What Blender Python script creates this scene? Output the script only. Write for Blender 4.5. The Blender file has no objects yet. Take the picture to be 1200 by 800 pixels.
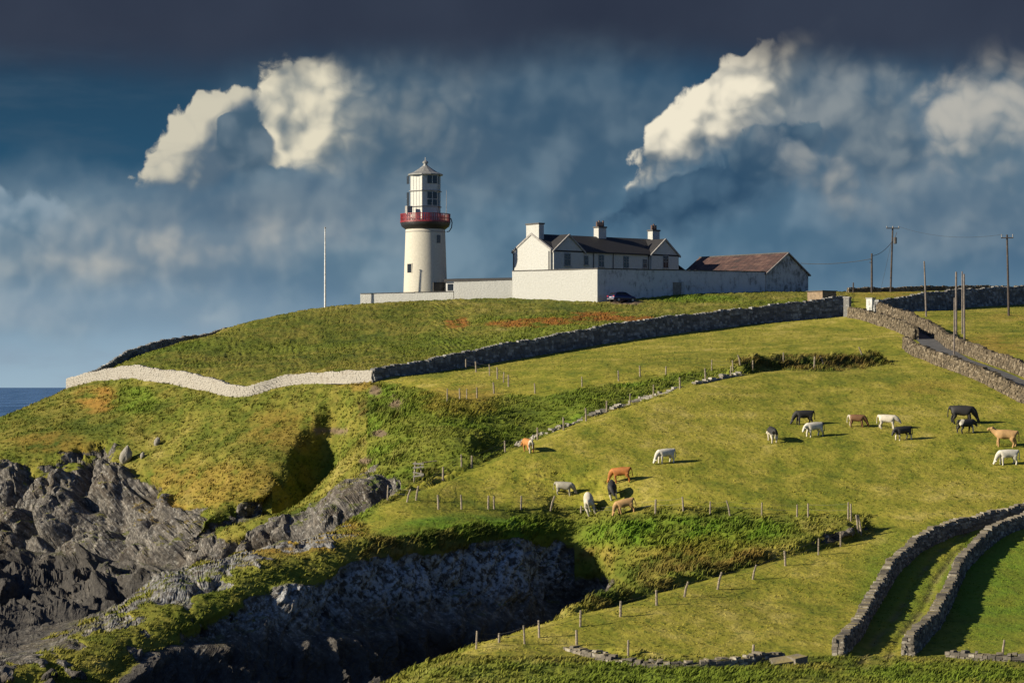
import bpy, bmesh, math, random
import numpy as np
from mathutils import Vector, Matrix

R = math.radians
F, CX, HY, ZC = 3000.0, 600.0, 453.0, 22.0      # focal length in photo pixels, principal column, horizon row, eye height
scene = bpy.context.scene
COL = scene.collection

# ------------------------------------------------------------------ camera
cam_d = bpy.data.cameras.new('camera'); cam = bpy.data.objects.new('camera', cam_d); COL.objects.link(cam)
cam.location = (0, 0, ZC); cam.rotation_euler = (R(90), 0, 0)
cam_d.sensor_width = 36; cam_d.lens = 90; cam_d.shift_y = 53 / 1200
cam_d.clip_start = 1; cam_d.clip_end = 120000
scene.camera = cam

# ------------------------------------------------------------------ exposure
EXPO = 0.95
scene.view_settings.view_transform = 'Standard'
scene.view_settings.look = 'None'
scene.view_settings.gamma = 1
scene.view_settings.exposure = EXPO
scene.view_settings.use_curve_mapping = False

# ------------------------------------------------------------------ sun
SUN_EL, SUN_PHI = 22.5, 18.0
sdir = Vector((-math.cos(R(SUN_EL)) * math.cos(R(SUN_PHI)), -math.cos(R(SUN_EL)) * math.sin(R(SUN_PHI)), math.sin(R(SUN_EL))))
sun_d = bpy.data.lights.new('sun', 'SUN'); sun_d.energy = 5.0; sun_d.angle = R(0.5); sun_d.color = (1.0, 0.89, 0.69)
sun = bpy.data.objects.new('sun', sun_d); COL.objects.link(sun)
sun.rotation_euler = sdir.to_track_quat('Z', 'Y').to_euler(); sun.location = sdir * 300

# ------------------------------------------------------------------ node helpers
class S:
    """a socket wrapped so that node graphs can be written as formulas"""
    def __init__(s, t, sock): s.t = t; s.k = sock
    def _m(s, op, *a):
        n = s.t.nodes.new('ShaderNodeMath'); n.operation = op
        for i, v in enumerate((s,) + a):
            if isinstance(v, S): s.t.links.new(v.k, n.inputs[i])
            else: n.inputs[i].default_value = v
        return S(s.t, n.outputs[0])
    def __add__(s, o): return s._m('ADD', o)
    def __sub__(s, o): return s._m('SUBTRACT', o)
    def __mul__(s, o): return s._m('MULTIPLY', o)
    def __truediv__(s, o): return s._m('DIVIDE', o)
    __radd__ = __add__; __rmul__ = __mul__
    def __rsub__(s, o): return (s * -1.0) + o
    def mx(s, o): return s._m('MAXIMUM', o)
    def mn(s, o): return s._m('MINIMUM', o)
    def sqrt(s): return s._m('SQRT')
    def abs(s): return s._m('ABSOLUTE')
    def pw(s, e): return s._m('POWER', e)
    def ss(s, a, b, lo=0.0, hi=1.0):
        n = s.t.nodes.new('ShaderNodeMapRange'); n.interpolation_type = 'SMOOTHSTEP'
        s.t.links.new(s.k, n.inputs[0])
        for i, v in ((1, a), (2, b), (3, lo), (4, hi)):
            if isinstance(v, S): s.t.links.new(v.k, n.inputs[i])
            else: n.inputs[i].default_value = v
        return S(s.t, n.outputs[0])
    def lin(s, a, b, lo=0.0, hi=1.0):
        n = s.t.nodes.new('ShaderNodeMapRange'); n.clamp = True
        s.t.links.new(s.k, n.inputs[0])
        for i, v in ((1, a), (2, b), (3, lo), (4, hi)): n.inputs[i].default_value = v
        return S(s.t, n.outputs[0])

def comb(t, x, y, z):
    n = t.nodes.new('ShaderNodeCombineXYZ')
    for i, v in enumerate((x, y, z)):
        if isinstance(v, S): t.links.new(v.k, n.inputs[i])
        else: n.inputs[i].default_value = v
    return S(t, n.outputs[0])
def noise(t, vec, scale=1, detail=4, rough=0.5, dist=0.0, dim='3D'):
    n = t.nodes.new('ShaderNodeTexNoise'); n.noise_dimensions = dim; t.links.new(vec.k, n.inputs['Vector'])
    n.inputs['Scale'].default_value = scale; n.inputs['Detail'].default_value = detail
    n.inputs['Roughness'].default_value = rough; n.inputs['Distortion'].default_value = dist
    return S(t, n.outputs['Fac'])
def voro(t, vec, scale=1, feat='F1', detail=0, rough=0.5, out='Distance', dim='3D'):
    n = t.nodes.new('ShaderNodeTexVoronoi'); n.voronoi_dimensions = dim; n.feature = feat; t.links.new(vec.k, n.inputs['Vector'])
    n.inputs['Scale'].default_value = scale
    if 'Detail' in n.inputs: n.inputs['Detail'].default_value = detail; n.inputs['Roughness'].default_value = rough
    return S(t, n.outputs[out])
def mixc(t, fac, a, b, mode='MIX'):
    n = t.nodes.new('ShaderNodeMix'); n.data_type = 'RGBA'; n.blend_type = mode; n.clamp_factor = True
    for i, v in ((0, fac), (6, a), (7, b)):
        if isinstance(v, S): t.links.new(v.k, n.inputs[i])
        elif i == 0: n.inputs[0].default_value = v
        else: n.inputs[i].default_value = (*v[:3], 1)
    return S(t, n.outputs[2])
def ramp(t, fac, stops, interp='LINEAR'):
    n = t.nodes.new('ShaderNodeValToRGB'); t.links.new(fac.k, n.inputs[0]); cr = n.color_ramp; cr.interpolation = interp
    while len(cr.elements) < len(stops): cr.elements.new(0.5)
    for e, (p, c) in zip(cr.elements, stops): e.position = p; e.color = (*c[:3], 1)
    return S(t, n.outputs[0])
def attr(t, name, out='Fac'):
    n = t.nodes.new('ShaderNodeAttribute'); n.attribute_name = name
    return S(t, n.outputs[out])
def lin1(c):
    c /= 255.0
    return c / 12.92 if c <= 0.04045 else ((c + 0.055) / 1.055) ** 2.4
def disp(r, g, b, k=1.0):                   # display colour -> scene-linear radiance at this exposure
    return tuple(lin1(v) * k / 2 ** EXPO for v in (r, g, b))

# ------------------------------------------------------------------ sky: sky texture veiled by cloud banks, in azimuth / elevation
world = bpy.data.worlds.new('World'); scene.world = world; world.use_nodes = True
def build_sky():
    def noise(t, v, s, d=4, r=0.5, dim='2D'): return globals()['noise'](t, v, s, d, r, 0.0, dim)
    def voro(t, v, s, f, d, r): return globals()['voro'](t, v, s, f, d, r, 'Distance', '2D')
    t = world.node_tree; t.nodes.clear()
    out = t.nodes.new('ShaderNodeOutputWorld'); bg = t.nodes.new('ShaderNodeBackground'); t.links.new(bg.outputs[0], out.inputs[0])
    BS = 0.1; bg.inputs['Strength'].default_value = BS
    K = 1.0 / BS
    sky = t.nodes.new('ShaderNodeTexSky'); sky.sky_type = 'NISHITA'; sky.sun_disc = False
    sky.sun_elevation = R(SUN_EL); sky.sun_rotation = R(270 - SUN_PHI); sky.altitude = 20
    tc = t.nodes.new('ShaderNodeTexCoord')
    sp = t.nodes.new('ShaderNodeSeparateXYZ'); t.links.new(tc.outputs['Generated'], sp.inputs[0])
    x, y, z = (S(t, o) for o in sp.outputs)
    U = x._m('ARCTAN2', y) * F                   # azimuth and elevation in the same angular unit
    V = z._m('ARCTAN2', (x * x + y * y).sqrt()) * F
    def ux(px): return math.atan((px - CX) / F) * F
    def vy(py): return math.atan((HY - py) / F) * F
    uv = comb(t, U, V, 0.0)
    def D(r, g, b):                                  # blues kept on the slate side
        w = max(0.0, min(1.0, (b - r) / 60.0))
        return disp(r, g * (1 + .03 * w), b * (1 - .05 * w), K)
    # --- fields shared by every bank
    wn1 = noise(t, uv, 1 / 70, 3, 0.5)
    n2 = t.nodes.new('ShaderNodeVectorMath'); n2.operation = 'ADD'; t.links.new(uv.k, n2.inputs[0]); n2.inputs[1].default_value = (811, 377, 5)
    uv2 = S(t, n2.outputs[0])
    wn2 = noise(t, uv2, 1 / 70, 3, 0.5)
    Uw = U + (wn1 - 0.5) * 36; Vw = V + (wn2 - 0.5) * 36
    pw = comb(t, Uw, Vw, 0.0)
    def puffs(dx, dy, det):
        p = comb(t, Uw + dx, Vw + dy, 3.0)
        return 1.0 - voro(t, p, 1 / 44, 'F1', det, 0.5)
    soft = noise(t, uv2, 1 / 100, 3, 0.5); softb = noise(t, comb(t, U + 799, V + 393, 0.0), 1 / 100, 3, 0.5)
    P0 = puffs(0, 0, 1.6); P1 = puffs(-7, 11, 1.6)
    E0 = P0 * 0.55 + noise(t, pw, 1 / 50, 8, 0.64) * 0.85 - 0.05        # ragged cauliflower edge
    relief = (P0 - P1) * 0.30 + (soft - softb) * 2.2          # >0 on bumps that face the sun
    big = noise(t, uv, 1 / 260, 4, 0.5)
    med = noise(t, uv2, 1 / 120, 5, 0.52)
    wide = noise(t, comb(t, U * 0.8 + 40, V + 300, 0.0), 1 / 170, 4, 0.45)
    fine = noise(t, pw, 1 / 30, 6, 0.6)
    # --- clear gaps and the general gradient
    g = V.lin(vy(453), vy(0))
    left = ramp(t, g, [(0.0, D(156, 176, 204)), (0.12, D(140, 162, 194)), (0.28, D(86, 112, 150)), (0.42, D(66, 96, 132)),
                       (0.58, D(40, 78, 114)), (0.78, D(38, 68, 100)), (0.92, D(46, 56, 78)), (1.0, D(44, 50, 68))])
    right = ramp(t, g, [(0.0, D(120, 146, 178)), (0.2, D(108, 136, 170)), (0.34, D(64, 94, 134)), (0.5, D(52, 84, 120)),
                        (0.66, D(42, 76, 112)), (0.80, D(38, 72, 108)), (0.92, D(42, 56, 80)), (1.0, D(44, 50, 68))])
    c = mixc(t, (U + (big - 0.5) * 300).ss(ux(250), ux(850)), left, right)
    skc = S(t, sky.outputs[0])                                   # the real sky, seen overhead and behind the camera
    def ell(px, py, rx, ry, rot=0.0):
        du = Uw - ux(px); dv = Vw - vy(py)
        ca, sa = math.cos(R(rot)), math.sin(R(rot))
        a = (du * ca + dv * sa) * (1 / rx); b = (dv * ca - du * sa) * (1 / ry)
        return (a * a + b * b).sqrt(), a, b
    lump = noise(t, comb(t, Uw + 911, Vw + 77, 0.0), 1 / 66, 2.5, 0.45)
    def veil(c, px, py, rx, ry, rot, alpha, col, amp=1.0, hi=None):
        r, a, b = ell(px, py, rx, ry, rot)
        m = ((1.0 - r) + (wide - 0.5) * amp + (lump - 0.5) * 0.35).ss(-0.3, 0.9)
        if hi: col = mixc(t, (wide * 0.55 + lump * 0.45 + relief * 0.35).ss(0.28, 0.78), col, hi)
        return mixc(t, m * alpha, c, col)
    def bank(c, px, py, rx, ry, rot, crisp, faded, fade, alpha, dark, lit, amp=0.5, k=0.9, bias=0.5, tilt=0.3):
        """a cumulus: crisp towards one side of its own axes, dissolving towards `fade` (degrees)"""
        r, a, b = ell(px, py, rx, ry, rot)
        d = (1.0 - r) + (E0 - 0.62) * amp
        ca, sa = math.cos(R(fade - rot)), math.sin(R(fade - rot))
        q = a * ca + b * sa
        m = d.ss(0.0, q.lin(-0.45, 0.75, crisp, faded))
        sh = (relief * k + bias - q * tilt + (lump - 0.5) * 0.85 + (P0 - 0.6) * 0.45 + (fine - 0.5) * 0.14).ss(-0.1, 1.1)
        return mixc(t, m * alpha, c, mixc(t, sh, dark, lit))
    # veils of thin grey cloud
    c = veil(c, 600, 200, 360, 190, 0, 0.9, D(68, 92, 122), hi=D(104, 122, 144))
    c = veil(c, 470, 300, 300, 90, 0, 0.85, D(94, 120, 150), hi=D(128, 148, 172))
    c = veil(c, 130, 300, 340, 95, 4, 0.95, D(102, 126, 156), hi=D(142, 158, 176))
    c = veil(c, 850, 280, 420, 110, -4, 0.95, D(74, 104, 138), hi=D(102, 128, 160))
    c = veil(c, 1120, 240, 280, 150, 0, 0.9, D(86, 112, 144), hi=D(118, 136, 160))
    # tall dim columns behind
    c = bank(c, 555, 165, 80, 130, 12, 0.9, 1.6, 0, 0.6, D(80, 100, 126), D(116, 128, 142), bias=0.5)
    c = bank(c, 675, 205, 60, 75, -10, 0.5, 1.4, 60, 0.55, D(66, 92, 124), D(100, 118, 142), bias=0.5)
    c = bank(c, 25, 266, 115, 46, -14, 0.22, 1.3, -80, 0.95, D(94, 120, 152), D(138, 154, 176), bias=0.6)
    # right-hand towers
    c = bank(c, 1045, 185, 100, 105, 40, 0.35, 1.3, -40, 0.92, D(72, 94, 122), D(128, 138, 148), amp=0.45, bias=0.5, tilt=0.4)
    c = bank(c, 1170, 172, 112, 132, -25, 0.45, 1.7, -60, 0.97, D(88, 110, 136), D(182, 180, 172), amp=0.45, bias=0.50, tilt=0.55)
    c = veil(c, 1130, 255, 170, 60, 0, 0.75, D(84, 106, 136), hi=D(122, 136, 154))
    # bright diagonal tower over the house, with the darker bank in front of its foot
    c = bank(c, 970, 118, 120, 95, 30, 0.35, 1.6, -20, 0.97, D(72, 94, 122), D(136, 144, 152), amp=0.45, bias=0.55, tilt=0.5)
    c = bank(c, 868, 126, 158, 56, 34, 0.10, 1.5, -28, 1.0, D(104, 116, 130), D(240, 231, 208), amp=0.45, k=1.3, bias=0.66, tilt=0.75)
    c = bank(c, 835, 236, 150, 52, 20, 0.16, 1.6, -70, 0.97, D(46, 74, 108), D(74, 100, 132), amp=0.5, bias=0.42)
    c = bank(c, 912, 188, 74, 44, 22, 0.10, 1.4, -70, 0.98, D(54, 80, 112), D(92, 112, 136), amp=0.45, bias=0.5)
    c = bank(c, 965, 215, 115, 40, -38, 0.4, 1.2, -90, 0.85, D(80, 102, 130), D(148, 152, 154), amp=0.5, bias=0.55)
    # pair of towers on the left
    c = bank(c, 470, 150, 150, 95, 10, 0.6, 1.7, -10, 0.9, D(74, 97, 124), D(132, 140, 146), amp=0.45, bias=0.5, tilt=0.5)
    c = bank(c, 376, 140, 86, 86, 70, 0.12, 1.7, -15, 1.0, D(104, 118, 132), D(226, 218, 194), amp=0.4, k=1.2, bias=0.62, tilt=0.75)
    c = bank(c, 238, 176, 94, 56, 40, 0.10, 0.8, -50, 1.0, D(88, 106, 130), D(206, 200, 180), amp=0.5, k=1.2, bias=0.50, tilt=0.8)
    c = bank(c, 290, 178, 38, 56, 15, 0.08, 0.9, -80, 0.97, D(66, 90, 118), D(108, 124, 144), amp=0.4, bias=0.5)
    c = bank(c, 400, 258, 42, 46, 30, 0.10, 1.2, -20, 0.75, D(88, 112, 144), D(128, 144, 164), amp=0.5, bias=0.6)
    c = veil(c, 215, 290, 215, 52, 6, 1.0, D(116, 132, 154), hi=D(194, 190, 180), amp=0.8)
    c = veil(c, 330, 238, 230, 36, 4, 0.85, D(78, 101, 132), hi=D(114, 130, 150), amp=0.9)
    c = veil(c, 120, 356, 260, 34, 0, 0.7, D(128, 148, 176), hi=D(160, 172, 188), amp=0.9)
    # thin streaks near the horizon and the dark ceiling above
    st = noise(t, comb(t, U * 0.25, V, 9.0), 1 / 42, 5, 0.55)
    c = mixc(t, st.ss(0.40, 0.78) * V.ss(vy(420), vy(320), 1, 0) * 0.4, c, D(134, 148, 174))
    st2 = noise(t, comb(t, U * 0.2, V, 29.0), 1 / 50, 5, 0.55)
    c = mixc(t, st2.ss(0.42, 0.7) * V.ss(vy(260), vy(140)) * U.ss(ux(330), ux(120)) * 0.35, c, D(70, 90, 116))
    top = (V + (big - 0.5) * 70 + (fine - 0.5) * 14).ss(vy(112), vy(30))
    c = mixc(t, top * 0.96, c, mixc(t, big, D(40, 47, 66), D(58, 66, 86)))
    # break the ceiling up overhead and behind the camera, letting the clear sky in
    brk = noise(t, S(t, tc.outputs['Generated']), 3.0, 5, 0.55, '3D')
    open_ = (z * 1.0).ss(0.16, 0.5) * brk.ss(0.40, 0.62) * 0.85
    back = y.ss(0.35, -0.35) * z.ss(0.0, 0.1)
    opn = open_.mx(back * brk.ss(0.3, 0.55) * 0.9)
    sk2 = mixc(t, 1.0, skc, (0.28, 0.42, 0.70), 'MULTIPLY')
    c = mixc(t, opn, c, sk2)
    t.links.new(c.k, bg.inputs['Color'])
build_sky()
world.cycles.sampling_method = 'MANUAL'; world.cycles.sample_map_resolution = 256
# ------------------------------------------------------------------ numpy noise
def _hash(ix, iy, iz, seed):
    h = (ix.astype(np.int64) * 374761393 + iy.astype(np.int64) * 668265263 + iz.astype(np.int64) * 2147483647 + seed * 144665) & 0xFFFFFFFF
    h = ((h ^ (h >> 13)) * 1274126177) & 0xFFFFFFFF
    h = ((h ^ (h >> 15)) * 2246822519) & 0xFFFFFFFF
    return ((h ^ (h >> 16)) & 0xFFFFFF).astype(np.float32) / 16777215.0
def vnoise2(x, y, seed=0):
    ix = np.floor(x); iy = np.floor(y); fx = x - ix; fy = y - iy
    fx = fx * fx * (3 - 2 * fx); fy = fy * fy * (3 - 2 * fy); zz = np.zeros_like(ix)
    a = _hash(ix, iy, zz, seed); b = _hash(ix + 1, iy, zz, seed); c = _hash(ix, iy + 1, zz, seed); d = _hash(ix + 1, iy + 1, zz, seed)
    return (a * (1 - fx) + b * fx) * (1 - fy) + (c * (1 - fx) + d * fx) * fy
def fbm2(x, y, oct=4, seed=0, rough=0.5):
    s = 0; a = 1.0; n = 0
    for o in range(oct):
        th = 0.6 + 1.9 * o + seed * .37; c_, s_ = math.cos(th), math.sin(th)
        s = s + a * vnoise2((x * c_ - y * s_) * 2 ** o + 17.3 * o, (x * s_ + y * c_) * 2 ** o - 9.1 * o, seed + o); n += a; a *= rough
    return s / n * 2 - 1
def vnoise3(x, y, z, seed=0):
    ix = np.floor(x); iy = np.floor(y); iz = np.floor(z); fx = x - ix; fy = y - iy; fz = z - iz
    fx = fx * fx * (3 - 2 * fx); fy = fy * fy * (3 - 2 * fy); fz = fz * fz * (3 - 2 * fz)
    r = 0
    for dx in (0, 1):
        for dy in (0, 1):
            for dz in (0, 1):
                r = r + _hash(ix + dx, iy + dy, iz + dz, seed) * (fx if dx else 1 - fx) * (fy if dy else 1 - fy) * (fz if dz else 1 - fz)
    return r
def fbm3(x, y, z, oct=4, seed=0, rough=0.5):
    s = 0; a = 1.0; n = 0
    for o in range(oct):
        s = s + a * vnoise3(x * 2 ** o + 7.7 * o, y * 2 ** o, z * 2 ** o - 3.1 * o, seed + o); n += a; a *= rough
    return s / n * 2 - 1
def worley3(x, y, z, seed=0):
    """distance to the nearest and second nearest cell point, and the random value of the nearest cell"""
    ix = np.floor(x); iy = np.floor(y); iz = np.floor(z)
    f1 = np.full(x.shape, 9.0, np.float32); f2 = f1.copy(); cid = np.zeros(x.shape, np.float32)
    for dx in (-1, 0, 1):
        for dy in (-1, 0, 1):
            for dz in (-1, 0, 1):
                cx, cy, cz = ix + dx, iy + dy, iz + dz
                px = cx + _hash(cx, cy, cz, seed) ; py = cy + _hash(cx, cy, cz, seed + 1); pz = cz + _hash(cx, cy, cz, seed + 2)
                d = np.sqrt((x - px) ** 2 + (y - py) ** 2 + (z - pz) ** 2).astype(np.float32)
                h = _hash(cx, cy, cz, seed + 3)
                n = d < f1
                f2 = np.where(n, f1, np.minimum(f2, d)); cid = np.where(n, h, cid); f1 = np.where(n, d, f1)
    return f1, f2, cid
def sst(x, a, b):
    t = np.clip((x - a) / (b - a), 0, 1); return t * t * (3 - 2 * t)

# ------------------------------------------------------------------ the lie of the land: surveyed points (bearing, sight line, distance)
def P(px, py, D): return ((px - CX) * D / F, D, ZC + (HY - py) * D / F)
def zof(py, D): return ZC + (HY - py) * D / F
survey = []                                  # bearing column, distance, height
def see(*pts):
    for px, py, D in pts: survey.append((px, D, zof(py, D)))
def hid(*pts):
    for px, D, z in pts: survey.append((px, D, z))
def line(pts, step=30, mode='see'):
    px = [p[0] for p in pts]; n = max(2, int(abs(px[-1] - px[0]) / step))
    for u in np.linspace(px[0], px[-1], n + 1):
        k = np.argsort(px); xs = np.array(px)[k]
        a = np.interp(u, xs, np.array([p[1] for p in pts])[k]); b = np.interp(u, xs, np.array([p[2] for p in pts])[k])
        survey.append((u, b, zof(a, b)) if mode == 'see' else (u, a, b))
# field
FD = dict(py=[370, 380, 400, 420, 440, 480, 520, 560, 600, 640, 700, 760, 800, 860, 930], D=[340, 325, 298, 277, 262, 244, 230, 219, 207, 197, 182, 165, 153, 136, 118])
def fieldD(py): return np.interp(py, FD['py'], FD['D'])
for px in (1060, 1150, 1250, 1400, 1550):
    for py in (380, 400, 420, 440, 480, 520, 560, 600, 640, 700, 760, 800, 860, 930): see((px, py, fieldD(py)))
for px in (720, 800, 880, 970):
    for py in (460, 490, 520, 560, 590):
        if py > 492 - (px - 680) * .29 + 12: see((px, py, fieldD(py)))
for px in (560, 640): see((px, 585, fieldD(585) + 5), (px, 555 + (640 - px) * .12, fieldD(556) + 2))
see((660, 530, fieldD(530)), (520, 590, 214))
rim1 = [(470, 815, 149), (500, 787, 155), (540, 762, 161), (600, 741, 168), (650, 723, 174), (700, 713, 178), (760, 695, 184), (850, 667, 191), (930, 647, 196), (1005, 628, 201)]
line(rim1)
for px in (560, 640, 720, 800, 880, 960):
    for py in (700, 760, 800, 860, 930):
        y1 = np.interp(px, [p[0] for p in rim1], [p[1] for p in rim1])
        if py > y1 + 18: see((px, py, fieldD(py)))
see((500, 830, 145), (500, 880, 130))
hid((400, 140, 0), (300, 140, -3), (150, 140, -4), (0, 140, -4), (-200, 140, -4), (430, 150, 1), (430, 120, 2), (200, 118, -4), (-300, 118, -4), (60, 158, -3), (200, 165, -2))
# far rim of the near gully and its walls
rim2 = [(-160, 830, 160), (0, 797, 170), (60, 790, 172), (127, 783, 174), (176, 752, 180), (277, 706, 186), (334, 695, 189.5), (397, 672, 193), (461, 646, 198), (525, 640, 202), (600, 636, 206.5), (628, 637, 208), (648, 629, 212), (668, 624, 215), (690, 614, 214), (720, 610, 211), (800, 606, 209.5), (900, 607, 208.5), (985, 611, 207)]
line(rim2, 22)
hid((-160, 150, -3), (0, 164, -2.5), (60, 167, -2.5), (127, 169, -2), (176, 175, -1), (230, 179, -1), (277, 181.5, -1), (334, 185, -.5), (397, 188, 0), (461, 193, 0), (525, 197, 0), (560, 199, .3), (600, 202, .5), (622, 203.5, .8), (645, 207, 0.5), (668, 210, 0.5), (690, 208.5, 3.0), (720, 202, 5.5), (800, 199, 7.2), (850, 201, 8.6), (900, 202, 9.4), (950, 203, 10.4),
    (300, 178, -2), (400, 182, -2), (480, 184, -1), (540, 186, -.5), (600, 187, 0), (660, 190, 0.5), (720, 190, 3.0), (790, 193, 5.5), (860, 197, 8.3), (930, 200.5, 9.9), (985, 203.5, 10.9))
# back edge of the near promontory, then the bank along the second gully
back = [(-160, 800, 172), (0, 774, 181), (67, 744, 189), (124, 714, 196), (169, 687, 203), (225, 680, 205), (259, 671, 207), (311, 657, 208), (360, 635, 209), (397, 616, 210), (440, 586, 213), (480, 569, 219), (560, 540, 227), (620, 517, 234), (680, 492, 242), (740, 470, 249), (800, 450, 257), (870, 437, 264), (930, 432, 268)]
line(back)
see((470, 612, 207), (540, 606, 210), (600, 606, 213), (650, 603, 217), (430, 630, 203))
hid((-160, 200, -1), (0, 205, 1.4), (67, 212, 1.6), (124, 212, 1.5), (169, 213, 1.4), (225, 214, 0.5), (311, 217, 2), (360, 218, 3), (397, 219, 4.5), (440, 222, 6.5), (480, 227, 8.5), (560, 234, 10.5), (590, 243, 11.8), (620, 244, 12.2), (680, 249.5, 15.2), (740, 255, 18.2), (800, 260.5, 20.8), (850, 266, 22.8))
# slope beyond the second gully
see((370, 590, 232), (400, 568, 237), (440, 562, 238), (460, 530, 246), (480, 500, 253), (520, 478, 257), (530, 505, 245), (548, 520, 239.5), (556, 500, 244), (565, 470, 259), (592, 500, 254), (590, 480, 261), (620, 470, 263), (620, 490, 257), (655, 480, 257), (655, 466, 262), (700, 458, 263), (700, 470, 256), (760, 442, 270), (760, 447, 266), (830, 434, 272), (500, 460, 271), (600, 447, 276), (450, 480, 266), (420, 520, 256), (700, 440, 272), (540, 452, 274))
# upper field up to the boundary wall
wallB = [(437, 445, 285), (500, 438, 293), (560, 428, 303), (640, 415, 313), (700, 404, 322), (800, 390, 335), (900, 378, 348), (990, 371, 356)]
line(wallB, 35)
for px in (700, 800, 900, 1000): see((px, 420, 286), (px, 432, 272))
see((620, 432, 294), (800, 400, 318), (900, 400, 312), (1000, 400, 304), (1000, 385, 328), (900, 388, 330), (930, 445, 259), (1000, 445, 259), (1000, 480, 244), (930, 480, 244))
# mound
see((480, 420, 318), (520, 405, 335), (600, 390, 345), (700, 370, 366), (700, 354, 379), (760, 353, 382), (790, 347, 386), (830, 345, 388), (900, 344, 392), (945, 343, 396), (600, 348, 391), (650, 351, 385), (530, 351, 393), (460, 355, 396), (425, 358, 398), (480, 380, 365), (380, 364, 394), (320, 374, 388), (260, 385, 376), (200, 402, 358), (160, 416, 347), (130, 428, 338), (300, 420, 340), (240, 425, 330), (380, 400, 352), (350, 436, 312), (420, 425, 310), (640, 372, 356), (860, 362, 367), (960, 354, 374))
hid((425, 432, 33), (300, 432, 24), (500, 440, 36), (600, 420, 36), (700, 430, 37), (800, 430, 37), (900, 430, 37.4), (500, 520, 30), (700, 520, 33), (900, 540, 35), (400, 500, 10), (300, 480, 4), (350, 540, 0), (200, 430, 9), (160, 410, 8), (160, 450, -2), (240, 470, -2), (-300, 330, -4), (500, 600, 20), (800, 600, 25), (1000, 600, 30))
see((1000, 343, 402), (1100, 340, 412), (1200, 338, 420), (1350, 337, 425), (1030, 350, 382), (1100, 347, 388), (1200, 346, 402), (1350, 345, 412), (1200, 358, 374), (1135, 360.5, 360), (1350, 357, 397), (1090, 364, 346), (1040, 364, 340), (1500, 352, 390))
hid((1000, 470, 36.5), (1200, 480, 37), (1400, 500, 37), (1600, 430, 36), (1200, 600, 34), (1400, 600, 34))
# headland slope under the white wall
wallW = [(80, 453, 332), (131, 441, 326), (161, 440, 322), (195, 444, 317), (240, 455, 308), (270, 462, 301), (296, 462, 298), (330, 451, 297), (375, 448, 293), (437, 445, 285)]
line(wallW, 25)
see((0, 487, 325), (0, 530, 302), (60, 500, 310), (100, 480, 318), (100, 532, 297), (200, 500, 300), (200, 560, 281), (300, 500, 288), (300, 560, 270), (250, 600, 262), (230, 470, 303), (150, 480, 313), (50, 472, 325), (-150, 545, 318), (-60, 510, 322), (250, 530, 282),
    (0, 600, 291), (0, 676, 283), (60, 672, 277), (60, 600, 288), (100, 600, 285), (150, 640, 271), (120, 680, 268), (170, 680, 261), (200, 640, 262), (250, 622, 257), (-150, 640, 290))
hid((-150, 284, 1), (-150, 270, 0.5), (0, 272, 1.6), (60, 262, 1.5), (120, 258, 1.4), (170, 252, 1.4), (0, 345, 11), (0, 380, -2), (-150, 340, 6), (-150, 370, -4), (80, 350, 21), (80, 375, 8), (80, 410, -3), (30, 350, 16), (-300, 290, -4), (-300, 380, -4), (-400, 200, -4), (-400, 500, -4), (0, 500, -4), (150, 560, -4))
# rib and low ridge in front of the cliff
see((200, 655, 240), (230, 636, 240), (260, 622, 240), (285, 611, 240), (310, 604, 240), (345, 601, 240), (390, 607, 236), (100, 694, 250), (170, 674, 246), (60, 716, 250), (130, 682, 248), (20, 736, 246))
hid((200, 233, 1), (260, 232, 1.5), (310, 231, 2), (350, 229, 3.5), (200, 246, 3), (260, 248, 5.5), (310, 249, 6.5), (345, 246, 7.5), (30, 236, 1.8), (100, 236, 1.8), (150, 233, 1.6), (0, 250, 1.8), (-60, 250, 1.5), (-60, 225, 1.2), (30, 225, 1.6), (100, 225, 1.5))
# steep notch running up the headland
hid((378, 283, 17.2), (376, 276, 12.8), (362, 270, 10.6), (340, 262, 8.2), (385, 288, 20.5), (402, 272, 15.2), (400, 280, 18.0))
see((360, 478, 288), (345, 508, 281), (335, 530, 276), (320, 552, 271), (395, 456, 285), (410, 480, 274), (410, 530, 257))

_S = np.array(survey, np.float64)
SX, SY, SZ = (_S[:, 0] - CX) * _S[:, 1] / F, _S[:, 1], _S[:, 2]
def _fit():
    r = np.sqrt((SX[:, None] - SX) ** 2 + (SY[:, None] - SY) ** 2); n = len(SX)
    A = np.zeros((n + 3, n + 3)); A[:n, :n] = r - np.eye(n) * 0.25; A[:n, n:] = np.stack([np.ones(n), SX / 100, SY / 100], 1); A[n:, :n] = A[:n, n:].T
    return np.linalg.solve(A, np.concatenate([SZ, [0, 0, 0]]))
_W = _fit()
def rbf(x, y):
    sh = x.shape; x = x.ravel().astype(np.float32); y = y.ravel().astype(np.float32); o = np.zeros(x.shape, np.float32); n = len(SX)
    sx, sy, w = SX.astype(np.float32), SY.astype(np.float32), _W.astype(np.float32)
    for i in range(0, len(x), 40000):
        xs, ys = x[i:i + 40000, None], y[i:i + 40000, None]
        o[i:i + 40000] = np.sqrt((xs - sx) ** 2 + (ys - sy) ** 2) @ w[:n]
    return (o + w[n] + w[n + 1] * x / 100 + w[n + 2] * y / 100).reshape(sh)

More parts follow.
